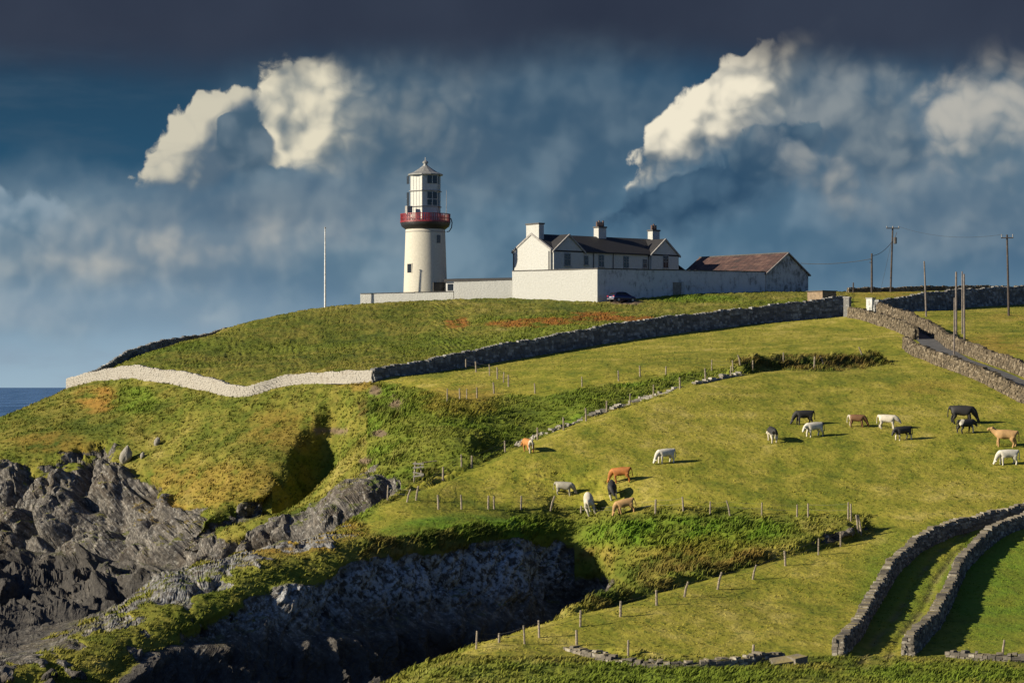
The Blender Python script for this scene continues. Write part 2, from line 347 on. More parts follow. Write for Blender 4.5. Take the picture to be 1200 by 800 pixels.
# base grid: bearing columns x distance rows
GPX = np.concatenate([np.arange(-420, -30, 9.0), np.arange(-30, 1230, 1.5), np.arange(1230, 1640, 9.0)])
GD = np.concatenate([np.arange(112, 300, 0.5), np.arange(300, 430, 0.65), np.arange(430, 640, 3.0)])
def gblur(a, sig, ax):
    k = int(sig * 3) + 1; w = np.exp(-0.5 * (np.arange(-k, k + 1) / sig) ** 2); w /= w.sum()
    p = np.pad(a, [(k, k) if i == ax else (0, 0) for i in (0, 1)], mode='edge'); o = np.zeros_like(a)
    for i, v in enumerate(w): o += v * (p[i:i + a.shape[0], :] if ax == 0 else p[:, i:i + a.shape[1]])
    return o
_gp, _gd = np.meshgrid(GPX, GD, indexing='ij')
GX, GY = (_gp - CX) * _gd / F, _gd
GZ = rbf(GX, GY)
_sm = gblur(gblur(GZ, 9, 0), 3.0, 1)
_sl = np.hypot(np.gradient(GZ, axis=1) / np.gradient(_gd, axis=1), gblur(np.gradient(GZ, axis=0) / np.gradient(GX, axis=0), 2, 0)); _sl = gblur(gblur(_sl, 5, 0), 4, 1)
_k = sst(_sl, 0.35, 0.7)
GZ = _sm * (1 - _k) + gblur(gblur(GZ, 3, 0), 1.2, 1) * _k
# notch washed into the headland: steep left wall, easier right wall
_ax = [(402, 288, 0.0), (392, 284, 2.6), (382, 278, 4.4), (376, 271, 5.2), (364, 267.5, 5.6), (335, 265, 5.4), (300, 262.5, 5.0), (268, 261, 3.8), (238, 259.5, 2.0)]
_ap = np.array([((p - CX) * d / F, d, k) for p, d, k in _ax])
_best = np.full(GX.shape, 1e9); _sd = np.zeros(GX.shape); _dep = np.zeros(GX.shape)
for _a, _b in zip(_ap[:-1], _ap[1:]):
    _e = _b[:2] - _a[:2]; _t = np.clip(((GX - _a[0]) * _e[0] + (GY - _a[1]) * _e[1]) / (_e @ _e), 0, 1)
    _qx, _qy = GX - _a[0] - _t * _e[0], GY - _a[1] - _t * _e[1]; _dd = np.hypot(_qx, _qy)
    _n = _dd < _best; _best = np.where(_n, _dd, _best); _sd = np.where(_n, np.sign(_e[0] * _qy - _e[1] * _qx), _sd); _dep = np.where(_n, _a[2] + (_b[2] - _a[2]) * _t, _dep)
_wob = 1 + 0.6 * fbm2(GX / 3.2, GY / 3.2, 4, 15)
_wid = np.where(_sd < 0, 1.6 + .5 * _dep, 1.2 + .32 * _dep) * _wob
GZ = GZ - _dep * sst(_best, 1, 0) * 0 - _dep * sst(_best / _wid, 1.0, 0.12)
# earth banks thrown up along the field edges
def raise_bank(pts, h, w, seed):
    global GZ
    ap = [((p - CX) * d / F, d) for p, d in pts]; best = np.full(GX.shape, 1e9); al = np.zeros(GX.shape); run = 0
    for (ax, ay), (bx, by) in zip(ap[:-1], ap[1:]):
        ex, ey = bx - ax, by - ay; L2 = ex * ex + ey * ey; tt = np.clip(((GX - ax) * ex + (GY - ay) * ey) / L2, 0, 1)
        dd = np.hypot(GX - ax - tt * ex, GY - ay - tt * ey); al = np.where(dd < best, run + tt * math.sqrt(L2), al); best = np.minimum(dd, best); run += math.sqrt(L2)
    vary = 0.75 + 0.55 * fbm2(GX / 3.0, GY / 3.0, 3, seed) + 0.25 * fbm2(GX / .9, GY / .9, 2, seed + 4)
    ends = sst(al, 0, 2.5) * sst(run - al, 0, 1.2)
    GZ = GZ + h * vary * ends * sst(best / w, 1.0, 0.25)
_r1 = [(p, d + .3) for p, _, d in rim1]
raise_bank([q for q in _r1 if q[0] >= 640] + [(1014, 203)], 1.25, 1.2, 3)
raise_bank([(852, 264.5), (880, 268), (900, 270), (915, 271), (940, 273), (990, 275), (1040, 276.5)], 1.7, 1.7, 8)
raise_bank([(610, 235.5), (680, 242.2), (740, 249.2), (800, 257.2), (880, 265.5)], 0.40, 0.8, 11)
raise_bank([(440, 213.5), (480, 219.3), (520, 223), (560, 227.3), (612, 234)], 0.6, 0.9, 12)
raise_bank([(690, 164.5), (740, 162.5), (800, 161.0), (860, 161.0), (905, 161.3)], 0.5, 0.8, 17)
# gentle unevenness of turf; long grass banks are lumpier
_rough = sst(_sl, 0.22, 0.5)
GZ = GZ + fbm2(GX / 9, GY / 9, 3, 5) * (0.10 + 0.35 * _rough) + fbm2(GX / 2.6, GY / 2.6, 3, 9) * (0.03 + 0.16 * _rough)
_lane = [((p - CX) * d / F, d) for p, d in ((1022, 160), (1040, 168), (1068, 178), (1085, 187), (1108, 195), (1150, 202), (1210, 206))]
_lx = np.interp(GY, [q[1] for q in _lane], [q[0] for q in _lane]); _off = np.abs(GX - _lx)
GZ = GZ - 0.10 * np.exp(-((_off - 0.75) / 0.28) ** 2) * ((GY > 158) & (GY < 206))
GPY = HY - (GZ - ZC) / _gd * F                 # sight-line row of every ground point

def _ci(px): return np.interp(px, GPX, np.arange(len(GPX)))
def ground(px, D):
    """ground height on a bearing at a distance"""
    i = float(_ci(px)); j = float(np.interp(D, GD, np.arange(len(GD)))); i0 = min(int(i), len(GPX) - 2); j0 = min(int(j), len(GD) - 2); u, v = i - i0, j - j0
    return float((GZ[i0, j0] * (1 - u) + GZ[i0 + 1, j0] * u) * (1 - v) + (GZ[i0, j0 + 1] * (1 - u) + GZ[i0 + 1, j0 + 1] * u) * v)
def gz(x, y): return ground(CX + F * x / y, y)
def hit(px, py, dmin=112, dmax=640):
    """the ground point seen on a sight line"""
    i = int(round(float(_ci(px)))); col = GPY[i]; ok = np.where((col <= py) & (GD >= dmin))[0]
    if len(ok) == 0: D = dmax
    else:
        j = ok[0]
        D = GD[j] if j == 0 or GD[j - 1] < dmin else np.interp(py, [col[j], col[j - 1]], [GD[j], GD[j - 1]])
    D = min(float(D), dmax); x = (px - CX) * D / F
    return Vector((x, D, ground(px, D)))

# ------------------------------------------------------------------ terrain mesh: rows gathered where the ground is steep or in full view
def build_terrain():
    CPX = np.concatenate([np.arange(-400, -30, 8.0), np.arange(-30, 1230, 1.45), np.arange(1230, 1620, 8.0)])
    NR = 760
    X = np.zeros((len(CPX), NR)); Dm = X.copy(); Z = X.copy()
    ci = _ci(CPX); i0 = np.minimum(ci.astype(int), len(GPX) - 2); fu = (ci - i0)[:, None]
    Zc = GZ[i0] * (1 - fu) + GZ[i0 + 1] * fu; PYc = HY - (Zc - ZC) / GD * F
    dpy = np.abs(np.diff(PYc, axis=1)); dD = np.diff(GD); dz = np.abs(np.diff(Zc, axis=1))
    ds = np.sqrt((0.30 * dD[None]) ** 2 + np.minimum(dpy, 14) ** 2 * (0.55) + (dz * 3.2) ** 2)
    ds = gblur(gblur(ds, 5, 0), 2.5, 1)
    cum = np.concatenate([np.zeros((len(CPX), 1)), np.cumsum(ds, 1)], 1); cum /= cum[:, -1:]
    u = np.linspace(0, 1, NR)
    for i in range(len(CPX)):
        d = np.interp(u, cum[i], GD); Dm[i] = d; Z[i] = np.interp(d, GD, Zc[i])
    PX = np.repeat(CPX[:, None], NR, 1); X = (PX - CX) * Dm / F; Y = Dm.copy()
    # slope and normals
    P3 = np.stack([X, Y, Z], -1)
    du = np.gradient(P3, axis=0); dv = np.gradient(P3, axis=1); N = np.cross(du, dv); N /= np.linalg.norm(N, axis=-1, keepdims=True) + 1e-9
    PYm = HY - (Z - ZC) / Y * F
    nz = gblur(gblur(N[..., 2].copy(), 2, 0), 2, 1)
    n1 = fbm2(X / 7, Y / 5 + Z / 5, 4, 21); n2 = fbm2(X / 2.2, Y / 2.2 + Z / 2, 4, 31); n3 = fbm2(X / 25, Y / 18, 3, 41)
    # ---- where bare rock shows
    steep = sst(nz + n2 * 0.10 + n1 * 0.06, 0.66, 0.52)
    Lc = np.interp(PX, [-200, 0, 60, 120, 165, 200, 240, 262, 280], [560, 545, 540, 528, 556, 590, 612, 640, 900])
    cliff = sst(PYm + n1 * 30 + n2 * 26 - Lc, -6, 12) * (Dm > 232) * (PX < 300)
    rib = sst(PYm + n1 * 10 + n2 * 10 - np.interp(PX, [190, 230, 260, 310, 345, 390], [662, 648, 634, 616, 612, 618]), -4, 8) * (Dm > 222) * (PX > 180) * (PX < 400) * (Dm < 246)
    back_py = np.interp(PX, [p[0] for p in back], [p[1] for p in back])
    slab = ((Dm > 165) & (Dm < 213) & (PX < 420) & (PYm < 800))
    slab = slab * sst(n1 * 0.55 + n2 * 0.7 + fbm2(X / 1.3 + Y * 0.5, Y / 4, 3, 77) * 0.5 + np.interp(PX, [-100, 0, 200, 330, 420], [.14, .08, -.02, -.08, -.35]) + sst(PYm - back_py, 26, 0) * 0.6, 0.10, 0.30)
    g2 = ((PX > 360) & (PX < 470) & (Dm > 223) & (Dm < 246)) * sst(PYm + n2 * 16 + n1 * 8 - np.interp(PX, [360, 400, 430, 470], [588, 562, 548, 562]), -4, 6)
    rock = np.clip(np.maximum.reduce([steep, cliff, rib, slab, g2]), 0, 1)
    rim_d = np.interp(PX, [p[0] for p in rim2], [p[2] for p in rim2]); back_d = np.interp(PX, [p[0] for p in back], [p[2] for p in back])
    rock = np.where((PX < 640) & (PX > -200) & (Dm < rim_d - 0.6 + n2 * .5) & (Dm > 155) & ((Dm < 186) | (PX < 640)) & (Z < zof(800, 150) + 30) & ~((PX > 440) & (Dm < 186)), np.maximum(rock, sst(rim_d - Dm + n2 * .6, .3, 1.6)), rock)
    rock = np.where((PX < 395) & (Dm > back_d + 1.5) & (Dm < 238), np.maximum(rock, .97), rock)
    fieldm = ((Dm > 215) | (PX > 640)) & (nz > 0.8)
    rock = np.where(Z < 0.6, 1.0, rock)
    notch = ((PX > 320) & (PX < 398) & (Dm > 255) & (Dm < 292)); rock = np.where(notch, rock * 0.1, rock); rock = np.where((PX > 380) & (PX < 480) & (Dm > 247) & (Dm < 300), 0.0, rock)
    veg = ((PX > 672) & (PX < 1020) & (Dm > 186) & (Dm < 219) & (PYm > 603) & (Dm > np.interp(PX, [q[0] for q in rim1], [q[2] for q in rim1]) + 1.2)); rock = np.where(veg, rock * sst(PYm + n2 * 14 + n1 * 10, 668, 690) * (PX < 880), rock)
    rock = np.where((PX > 470) & (Dm > 222) & (Dm < 300), rock * 0.15, rock)
    rock = np.where((PX > 440) & (Dm < 186), rock * 0.1, rock)
    # ---- kinds of turf
    mound = ((PX > 90) & (Dm > 285) & (Dm < 410) & (PX < 1000) & (PYm < np.interp(PX, [80, 195, 290, 437, 600, 800, 990], [450, 440, 458, 438, 420, 388, 368]))).astype(float)
    brackn = np.zeros_like(X)
    for px, py, rx, ry, a in ((112, 467, 34, 17, 1.0), (250, 565, 110, 34, .42), (60, 520, 60, 16, .5), (420, 450, 30, 12, .5), (540, 470, 60, 25, .45), (330, 640, 80, 22, .7), (400, 620, 40, 18, .7), (820, 645, 150, 25, .30), (330, 500, 60, 30, .4), (180, 600, 60, 30, .7)):
        brackn = np.maximum(brackn, a * sst(1 - np.hypot((PX - px) / rx, (PYm - py) / ry) + n1 * 0.35 + n2 * 0.3, 0.0, 0.55))
    dock = np.zeros_like(X)
    for px, py, rx, ry in ((535, 377, 14, 6), (700, 371, 40, 5), (640, 378, 40, 4), (600, 380, 30, 3), (745, 374, 22, 3)):
        dock = np.maximum(dock, sst(1 - np.hypot((PX - px) / (rx * 1.15), (PYm - py) / (ry * 1.5)) + n1 * 0.5 + n2 * 0.5, 0.0, 0.45) * (Dm > 335))
    bk_ = np.interp(PX, [p[0] for p in back], [p[1] for p in back]); up_ = np.interp(PX, [430, 470, 520, 560, 596, 640, 700, 760, 841, 880], [445, 452, 462, 470, 462, 463, 452, 443, 432, 430])
    bankm = sst(PYm + n2 * 5, up_ - 2, up_ + 3) * sst(PYm, bk_ + 1, bk_ - 2) * ((Dm > 215) & (Dm < 300) & (PX > 430) & (PX < 885))
    field = sst(nz, 0.90, 0.955) * (1 - mound) * ((Dm < 420) & (PX > 430)) * (1 - sst(PX * 0 + 1, 0, 1) * ((Dm < 170) & (PYm > 768)))
    lush = np.zeros_like(X); scrub = np.zeros_like(X)
    scrub = np.maximum(scrub, sst(1 - np.hypot((PX - 950) / 98, (PYm - 425) / 10) + n2 * .3, 0, .25) * (Dm > 262) * (Dm < 290))
    scrub = np.maximum(scrub, 0.75 * sst(1 - np.hypot((PX - 835) / 175, (PYm - 662) / 36) + n1 * .5 + n2 * .3, 0.1, .6) * (Dm > 188) * (Dm < 209) * sst(nz, .97, .9))
    scrub = np.maximum(scrub, 0.7 * (1 - ((PX > 470) & (Dm > 203) & (Dm < 240) & (PYm < 596) & (PYm > back_py))) * sst(n1 + n2 * .6, 0.12, .4) * sst(nz, .95, .85) * ((Dm < 300) & (PX > 420)))
    for px, py, rx, ry, a in ((560, 618, 150, 22, 1), (1170, 690, 90, 90, .9), (1050, 690, 60, 80, .7), (160, 470, 40, 20, .8), (800, 625, 180, 30, 1.0), (820, 350, 80, 6, .8), (620, 345, 90, 4, .8), (420, 600, 40, 20, .6), (700, 790, 300, 18, .6), (1100, 790, 140, 16, .7), (270, 680, 120, 22, .35)):
        lush = np.maximum(lush, a * sst(1 - np.hypot((PX - px) / rx, (PYm - py) / ry) + n1 * 0.3, 0, 0.5))
    field = field * (1 - bankm) * (1 - veg); pas = (PX > 470) & (Dm > 203) & (Dm < 240) & (PYm < 594) & (PYm < bk_ + 200) & (Dm < np.interp(PX, [q[0] for q in back], [q[2] for q in back]) + 300) & (bankm < .5); field = np.where(pas & (PYm > bk_ + 2), np.maximum(field, .85), field); lush = np.maximum(lush, bankm * (0.35 + 0.5 * sst(n1, -.2, .3)))
    lush = np.maximum(lush, 0.5 * sst(n3, 0.05, 0.5) * (1 - field))
    dirt = np.zeros_like(X)
    _o2 = np.abs(X - np.interp(Y, [q[1] for q in _lane], [q[0] for q in _lane])); rut = np.exp(-((_o2 - 0.75) / 0.3) ** 2) * ((Y > 158) & (Y < 206)); dirt = np.maximum(dirt, 0.45 * rut * sst(n2, -.3, .3))
    dirt = np.maximum(dirt, sst(1 - np.hypot((PX - 733) / 22, (PYm - 354) / 3.2) + n2 * .2, 0, .3) * (Dm > 365))
    for px, py, rx, ry in ((375, 505, 9, 4), (443, 507, 11, 5), (428, 540, 10, 4), (463, 473, 10, 9), (440, 458, 9, 6), (395, 505, 12, 4)):
        dirt = np.maximum(dirt, 0.9 * sst(1 - np.hypot((PX - px) / rx, (PYm - py) / ry) + n2 * .5 + n1 * .3, 0.1, .4) * (Dm > 235))
    ptop = (Dm > rim_d) & (Dm < back_d + .8) & (PX < 640)
    wet_shade = sst(Z + n2 * 1.2 + n1, 5.0, 1.5) * (1 - ptop) * (PX < 700)  # damp foot, also paints shade on the near face; sunlit top spared
    lichn = sst(Z + n1 * 1.2 + n2 * .8, 4.2, 7.0) * (Dm < 220) * (PX < 660) * (1 - ptop * .6)
    scrub = np.maximum(scrub, 0 * notch * sst(n1 * .3 + np.where(PYm > np.interp(PX, [330, 400], [470, 500]), .4, 0), .0, .3) * sst(nz, .96, .88))
    for px, py, rx, ry, a_ in ((1160, 405, 60, 18, .45), (1090, 345, 130, 5, .5), (1180, 372, 40, 6, .3), (1080, 455, 60, 12, .25)):
        brackn = np.maximum(brackn, a_ * sst(1 - np.hypot((PX - px) / rx, (PYm - py) / ry) + n1 * .3 + n2 * .3, 0, .6) * (Dm > 240))
    # ---- rock relief: tilted beds broken into blocks, pushed out along the normal
    m = (rock > 0.02) & (PX > -60) & (PX < 1260)
    xs, ys, zs = X[m], Y[m], Z[m]
    # beds dip from upper right to lower left
    a = (xs * 0.62 + ys * 0.28 - zs * 0.72); b = (xs * 0.72 + zs * 0.66); c = ys * 0.8 + zs * 0.2
    wx, wy = fbm3(xs / 3, ys / 3, zs / 3, 3, 51) * 0.9, fbm3(xs / 3, ys / 3, zs / 3, 3, 61) * 0.9
    v1, v2, c4 = worley3((xs + wx) / 3.0, (ys + wy) / 3.0, zs / 16.0, 23)
    f1, f2, c1 = worley3((a + wx) / 1.5, (b + wy) / 4.2, c / 3.2, 3)
    g1, g2_, c2 = worley3((a + wx) / 0.5, (b + wy) / 1.5, c / 1.2, 7)
    crack = sst(f2 - f1, 0.0, 0.14)
    crack2 = sst(g2_ - g1, 0.0, 0.16)
    f = fbm3(xs / 0.8, ys / 0.8, zs / 0.8, 4, 71)
    h1, h2, c3 = worley3((a + wx) / 4.2, (b + wy) / 12.0, c / 8.0, 13)
    far = sst(Dm[m], 222, 232)
    bed = np.abs(((a + wx * .8) / 1.1) % 1.0 - 0.5) * 2
    BIG = np.zeros_like(X); MIDD = np.zeros_like(X)
    BIG[m] = ((c3 - 0.5) * 4.6 + (0.5 - h1) * 4.2 - (1 - sst(h2 - h1, 0, .22)) * 2.6) * (0.10 + 0.90 * far); MIDD[m] = (c1 - 0.55) * (0.5 + 1.0 * far) + (.5 - f1) * .8 * far - (1 - crack) * (0.3 + .5 * far)
    BIG[m] += (1 - far) * ((c4 - .5) * 1.5 - (1 - sst(v2 - v1, 0, .16)) * 1.3)
    BIG = gblur(gblur(BIG, 2.4, 0), 2.0, 1); MIDD = gblur(gblur(MIDD, 0.8, 0), 0.7, 1)
    dsp = BIG[m] + MIDD[m] + (c2 - 0.5) * (0.22 + 0.26 * far) + f * (0.12 + .12 * far) - (1 - crack2) * 0.10 + fbm3(xs / 6, ys / 6, zs / 6, 2, 81) * 0.7
    dsp = np.where(zs < 5, dsp + (np.abs(dsp) * .9 - dsp) * sst(5 - zs, 0, 2.5), dsp)
    edge = rock[m]; near = np.where((Dm[m] < 214) & (PX[m] < 430) & (nz[m] > .75), 0.75, 1.0); near = np.where((PX[m] > 340) & (Dm[m] > 222), 0.45, near)
    amp = edge * near
    DSP = np.zeros_like(X); DSP[m] = dsp * amp
    # long grass: wind-combed tussocks
    tuss = fbm2(X / 1.1 + Z * .5, Y / 0.8 + Z, 4, 91, 0.6)
    tamp = np.where(mound > 0, 0.24, 0.12) * (1 - field) + 0.075 * field + 0.22 * lush * (1 - field)
    tamp = np.where(nz < 0.9, np.maximum(tamp, 0.3), tamp); tamp = np.maximum(tamp, 0.4 * scrub)
    DSP = DSP + tuss * tamp * (1 - rock)
    Nv = N.copy(); Nv[..., 2] = np.where(rock > .3, Nv[..., 2] * 0.75, Nv[..., 2]); 
    P3 = P3 + Nv * DSP[..., None]
    me = bpy.data.meshes.new('terrain')
    nc, nr = len(CPX), NR; idx = np.arange(nc * nr).reshape(nc, nr)
    q = np.stack([idx[:-1, :-1], idx[1:, :-1], idx[1:, 1:], idx[:-1, 1:]], -1).reshape(-1, 4)
    me.vertices.add(nc * nr); me.vertices.foreach_set('co', P3.reshape(-1).astype(np.float32))
    me.loops.add(q.size); me.loops.foreach_set('vertex_index', q.reshape(-1).astype(np.int32))
    me.polygons.add(len(q)); me.polygons.foreach_set('loop_start', (np.arange(len(q)) * 4).astype(np.int32))
    me.update(calc_edges=True)
    rq = rock[:-1, :-1].reshape(-1); me.polygons.foreach_set('use_smooth', (rq < 0.45))
    for nm, arr in (('rock', rock), ('bracken', brackn), ('dock', dock), ('field', field), ('lush', lush), ('dirt', dirt), ('mound', mound), ('scrub', scrub), ('wet_shade', wet_shade), ('lichen', lichn)):
        at = me.attributes.new(nm, 'FLOAT', 'POINT'); at.data.foreach_set('value', np.clip(arr, 0, 1).reshape(-1).astype(np.float32))
    o = bpy.data.objects.new('terrain', me); COL.objects.link(o); o['kind'] = 'structure'
    return o
terrain = build_terrain()

# ------------------------------------------------------------------ materials
def mat(name):
    m = bpy.data.materials.new(name); m.use_nodes = True; t = m.node_tree; b = t.nodes['Principled BSDF']
    return m, t, b
def setc(t, b, c): t.links.new(c.k, b.inputs['Base Color'])
def bump(t, b, h, strength=0.5, dist=0.1):
    n = t.nodes.new('ShaderNodeBump'); n.inputs['Strength'].default_value = strength; n.inputs['Distance'].default_value = dist
    t.links.new(h.k, n.inputs['Height']); t.links.new(n.outputs[0], b.inputs['Normal'])
def objco(t, kind='Object'):
    n = t.nodes.new('ShaderNodeTexCoord'); return S(t, n.outputs[kind])
def scaled(t, v, sx, sy, sz, rot=(0, 0, 0)):
    n = t.nodes.new('ShaderNodeMapping'); t.links.new(v.k, n.inputs[0]); n.inputs['Scale'].default_value = (sx, sy, sz); n.inputs['Rotation'].default_value = rot
    return S(t, n.outputs[0])

def terrain_material():
    m, t, b = mat('turf_and_rock'); b.inputs['Roughness'].default_value = 0.95; b.inputs['Specular IOR Level'].default_value = 0.15
    p = objco(t)
    rock, brk, dock, field, lush, dirt, mound, scrub = (attr(t, k) for k in ('rock', 'bracken', 'dock', 'field', 'lush', 'dirt', 'mound', 'scrub'))
    big = noise(t, scaled(t, p, 1, .7, 1), 1 / 11, 5, 0.55); mid = noise(t, scaled(t, p, 1, .6, 1), 1 / 2.4, 5, 0.6); sml = noise(t, scaled(t, p, 1, .7, 1.2), 1 / .5, 4, 0.65)
    # grazed pasture
    f = ramp(t, mid * 0.6 + big * 0.4, [(0.32, (0.070, 0.096, 0.010)), (0.44, (0.142, 0.146, 0.014)), (0.55, (0.222, 0.196, 0.028)), (0.68, (0.320, 0.265, 0.072))])
    f = mixc(t, sml.ss(0.52, 0.70) * 0.75, f, (0.045, 0.075, 0.008)); f = mixc(t, sml.ss(0.45, 0.25) * 0.45, f, (0.27, 0.235, 0.055))
    # rough grass
    r = ramp(t, mid * 0.55 + big * 0.45, [(0.30, (0.038, 0.058, 0.007)), (0.43, (0.082, 0.096, 0.011)), (0.56, (0.155, 0.140, 0.024)), (0.70, (0.26, 0.215, 0.066))])
    r = mixc(t, sml.ss(0.5, 0.72) * 0.7, r, (0.04, 0.062, 0.008))
    c = mixc(t, field, r, f)
    c = mixc(t, lush * mid.ss(0.25, 0.6), c, mixc(t, sml, (0.045, 0.100, 0.006), (0.105, 0.165, 0.012)))
    c = mixc(t, scrub * 0.9, c, mixc(t, mid.ss(.38, .62), mixc(t, sml, (0.020, 0.036, 0.006), (0.055, 0.085, 0.012)), mixc(t, sml, (0.055, 0.040, 0.012), (0.15, 0.095, 0.028))))
    c = mixc(t, brk * mid.ss(0.3, 0.55), c, mixc(t, sml, (0.13, 0.075, 0.014), (0.30, 0.17, 0.035)))
    c = mixc(t, dock * mid.ss(0.35, 0.5) * 0.9, c, mixc(t, sml, (0.13, 0.045, 0.010), (0.27, 0.11, 0.024)))
    c = mixc(t, dirt, c, mixc(t, sml, (0.085, 0.055, 0.032), (0.19, 0.14, 0.10)))
    # rock: grey beds, foot darkened for damp and painted gully shade, pale lichen
    pr = scaled(t, p, 1, 1, 1, (0.2, R(48), 0.3))
    s1 = noise(t, scaled(t, pr, 3.2, .8, .35), 1.0, 6, 0.62); s2 = noise(t, p, 1.6, 6, 0.65); s3 = noise(t, p, 0.22, 3, 0.5)
    k = ramp(t, s1 * 0.6 + s2 * 0.4, [(0.30, (0.016, 0.016, 0.017)), (0.42, (0.046, 0.043, 0.040)), (0.56, (0.120, 0.108, 0.094)), (0.69, (0.34, 0.305, 0.26))])
    k = mixc(t, s3.ss(0.5, 0.62) * 0.55, k, mixc(t, s2, (0.016, 0.014, 0.013), (0.10, 0.075, 0.05)))
    lich = noise(t, p, 2.6, 5, 0.7); k = mixc(t, lich.ss(0.54, 0.63) * 0.6, k, (0.29, 0.28, 0.255))
    sp = t.nodes.new('ShaderNodeSeparateXYZ'); t.links.new(p.k, sp.inputs[0]); zz = S(t, sp.outputs[2])
    k = mixc(t, attr(t, 'lichen') * (s2 * .5 + lich * .5).ss(0.45, 0.54) * 0.85, k, mixc(t, s1, (0.15, 0.16, 0.17), (0.46, 0.48, 0.50))); wet_shade = attr(t, 'wet_shade'); k = mixc(t, wet_shade * 0.86, k, mixc(t, s2, (0.008, 0.009, 0.011), (0.060, 0.054, 0.048)))
    moss = noise(t, p, 0.9, 5, 0.6)
    geo = t.nodes.new('ShaderNodeNewGeometry'); sn = t.nodes.new('ShaderNodeSeparateXYZ'); t.links.new(geo.outputs['Normal'], sn.inputs[0]); up = S(t, sn.outputs[2])
    k = mixc(t, up.ss(0.74, 0.92) * moss.ss(0.46, 0.60) * (zz + (s2 - 0.5) * 3).ss(3.0, 5.5) * 0.85, k, c)
    edge = (rock + (s2 - 0.5) * 0.7).ss(0.35, 0.6)
    c = mixc(t, edge, c, k)
    setc(t, b, c)
    hg = mid * 0.35 + sml * 0.65
    hr = s1 * 0.7 + s2 * 0.8
    h = hg * (1.0 - edge) * 0.6 + hr * edge
    bump(t, b, h, 1.0, 0.34)
    return m
terrain.data.materials.append(terrain_material())

def build_sea():
    bm = bmesh.new(); bmesh.ops.create_grid(bm, x_segments=40, y_segments=40, size=60000)
    me = bpy.data.meshes.new('sea'); bm.to_mesh(me); bm.free()
    o = bpy.data.objects.new('sea', me); COL.objects.link(o); o['kind'] = 'structure'
    m, t, b = mat('sea_water'); p = objco(t)
    b.inputs['Roughness'].default_value = 0.25; b.inputs['IOR'].default_value = 1.33
    w = noise(t, scaled(t, p, .012, .0022, 1), 1, 7, 0.65)
    setc(t, b, mixc(t, w.ss(.38, .62), (0.025, 0.075, 0.18), (0.085, 0.18, 0.36)))
    bump(t, b, w + noise(t, p, 0.5, 3), 0.6, 1.5)
    me.materials.append(m)
build_sea()
# ------------------------------------------------------------------ mesh and object helpers
rnd = random.Random(7)
class MB:
    def __init__(s): s.v = []; s.f = []
    def add(s, vs, fs):
        o = len(s.v); s.v += [tuple(v) for v in vs]; s.f += [tuple(i + o for i in f) for f in fs]; return s
    def box(s, c, d, rz=0.0, M=None):
        x, y, z = d[0] / 2, d[1] / 2, d[2] / 2; ca, sa = math.cos(rz), math.sin(rz)
        vs = [Vector((c[0] + sx * x * ca - sy * y * sa, c[1] + sx * x * sa + sy * y * ca, c[2] + sz * z)) for sz in (-1, 1) for sx, sy in ((-1, -1), (1, -1), (1, 1), (-1, 1))]
        if M: vs = [M @ v for v in vs]
        return s.add(vs, [(0, 3, 2, 1), (4, 5, 6, 7), (0, 1, 5, 4), (1, 2, 6, 5), (2, 3, 7, 6), (3, 0, 4, 7)])
    def hexa(s, vs): return s.add(vs, [(0, 3, 2, 1), (4, 5, 6, 7), (0, 1, 5, 4), (1, 2, 6, 5), (2, 3, 7, 6), (3, 0, 4, 7)])
    def prism(s, poly, a, b, axis='x'):
        """a polygon (u,z) swept from a to b along x (u=y) or along y (u=x)"""
        n = len(poly); mk = (lambda u, z, w: (w, u, z)) if axis == 'x' else (lambda u, z, w: (u, w, z))
        vs = [mk(u, z, a) for u, z in poly] + [mk(u, z, b) for u, z in poly]
        return s.add(vs, [tuple(range(n)), tuple(range(2 * n - 1, n - 1, -1))] + [(i, i + n, (i + 1) % n + n, (i + 1) % n) for i in range(n)])
    def tube(s, pts, rs, n=8, cap=True):
        pts = [Vector(p) for p in pts]; rs = [rs] * len(pts) if isinstance(rs, (int, float)) else rs; o = len(s.v); ref = None
        for i, p in enumerate(pts):
            d = (pts[min(i + 1, len(pts) - 1)] - pts[max(i - 1, 0)]).normalized()
            if ref is None: ref = d.orthogonal().normalized()
            u = (ref - d * ref.dot(d)).normalized(); w = d.cross(u); ref = u
            for k in range(n): a = 2 * math.pi * k / n; s.v.append(tuple(p + (u * math.cos(a) + w * math.sin(a)) * rs[i]))
        for i in range(len(pts) - 1):
            for k in range(n): a = o + i * n + k; b = o + i * n + (k + 1) % n; s.f.append((a, b, b + n, a + n))
        if cap: s.f.append(tuple(range(o + n - 1, o - 1, -1))); s.f.append(tuple(range(o + (len(pts) - 1) * n, o + len(pts) * n)))
        return s
    def lathe(s, prof, n=32, c=(0, 0), ph=0.0, cap=True):
        o = len(s.v)
        for r, z in prof:
            for k in range(n): a = ph + 2 * math.pi * k / n; s.v.append((c[0] + r * math.cos(a), c[1] + r * math.sin(a), z))
        for i in range(len(prof) - 1):
            for k in range(n): a = o + i * n + k; b = o + i * n + (k + 1) % n; s.f.append((a, b, b + n, a + n))
        if cap: s.f.append(tuple(range(o + n - 1, o - 1, -1))); s.f.append(tuple(range(o + (len(prof) - 1) * n, o + len(prof) * n)))
        return s
    def build(s, name, m, parent=None, smooth=False):
        me = bpy.data.meshes.new(name); me.from_pydata(s.v, [], s.f); me.update()
        bm = bmesh.new(); bm.from_mesh(me); bmesh.ops.recalc_face_normals(bm, faces=bm.faces); bm.to_mesh(me); bm.free()
        if smooth:
            me.polygons.foreach_set('use_smooth', [True] * len(me.polygons))
            me.set_sharp_from_angle(angle=R(40))
        if m: me.materials.append(m)
        o = bpy.data.objects.new(name, me); COL.objects.link(o)
        if parent: o.parent = parent
        return o
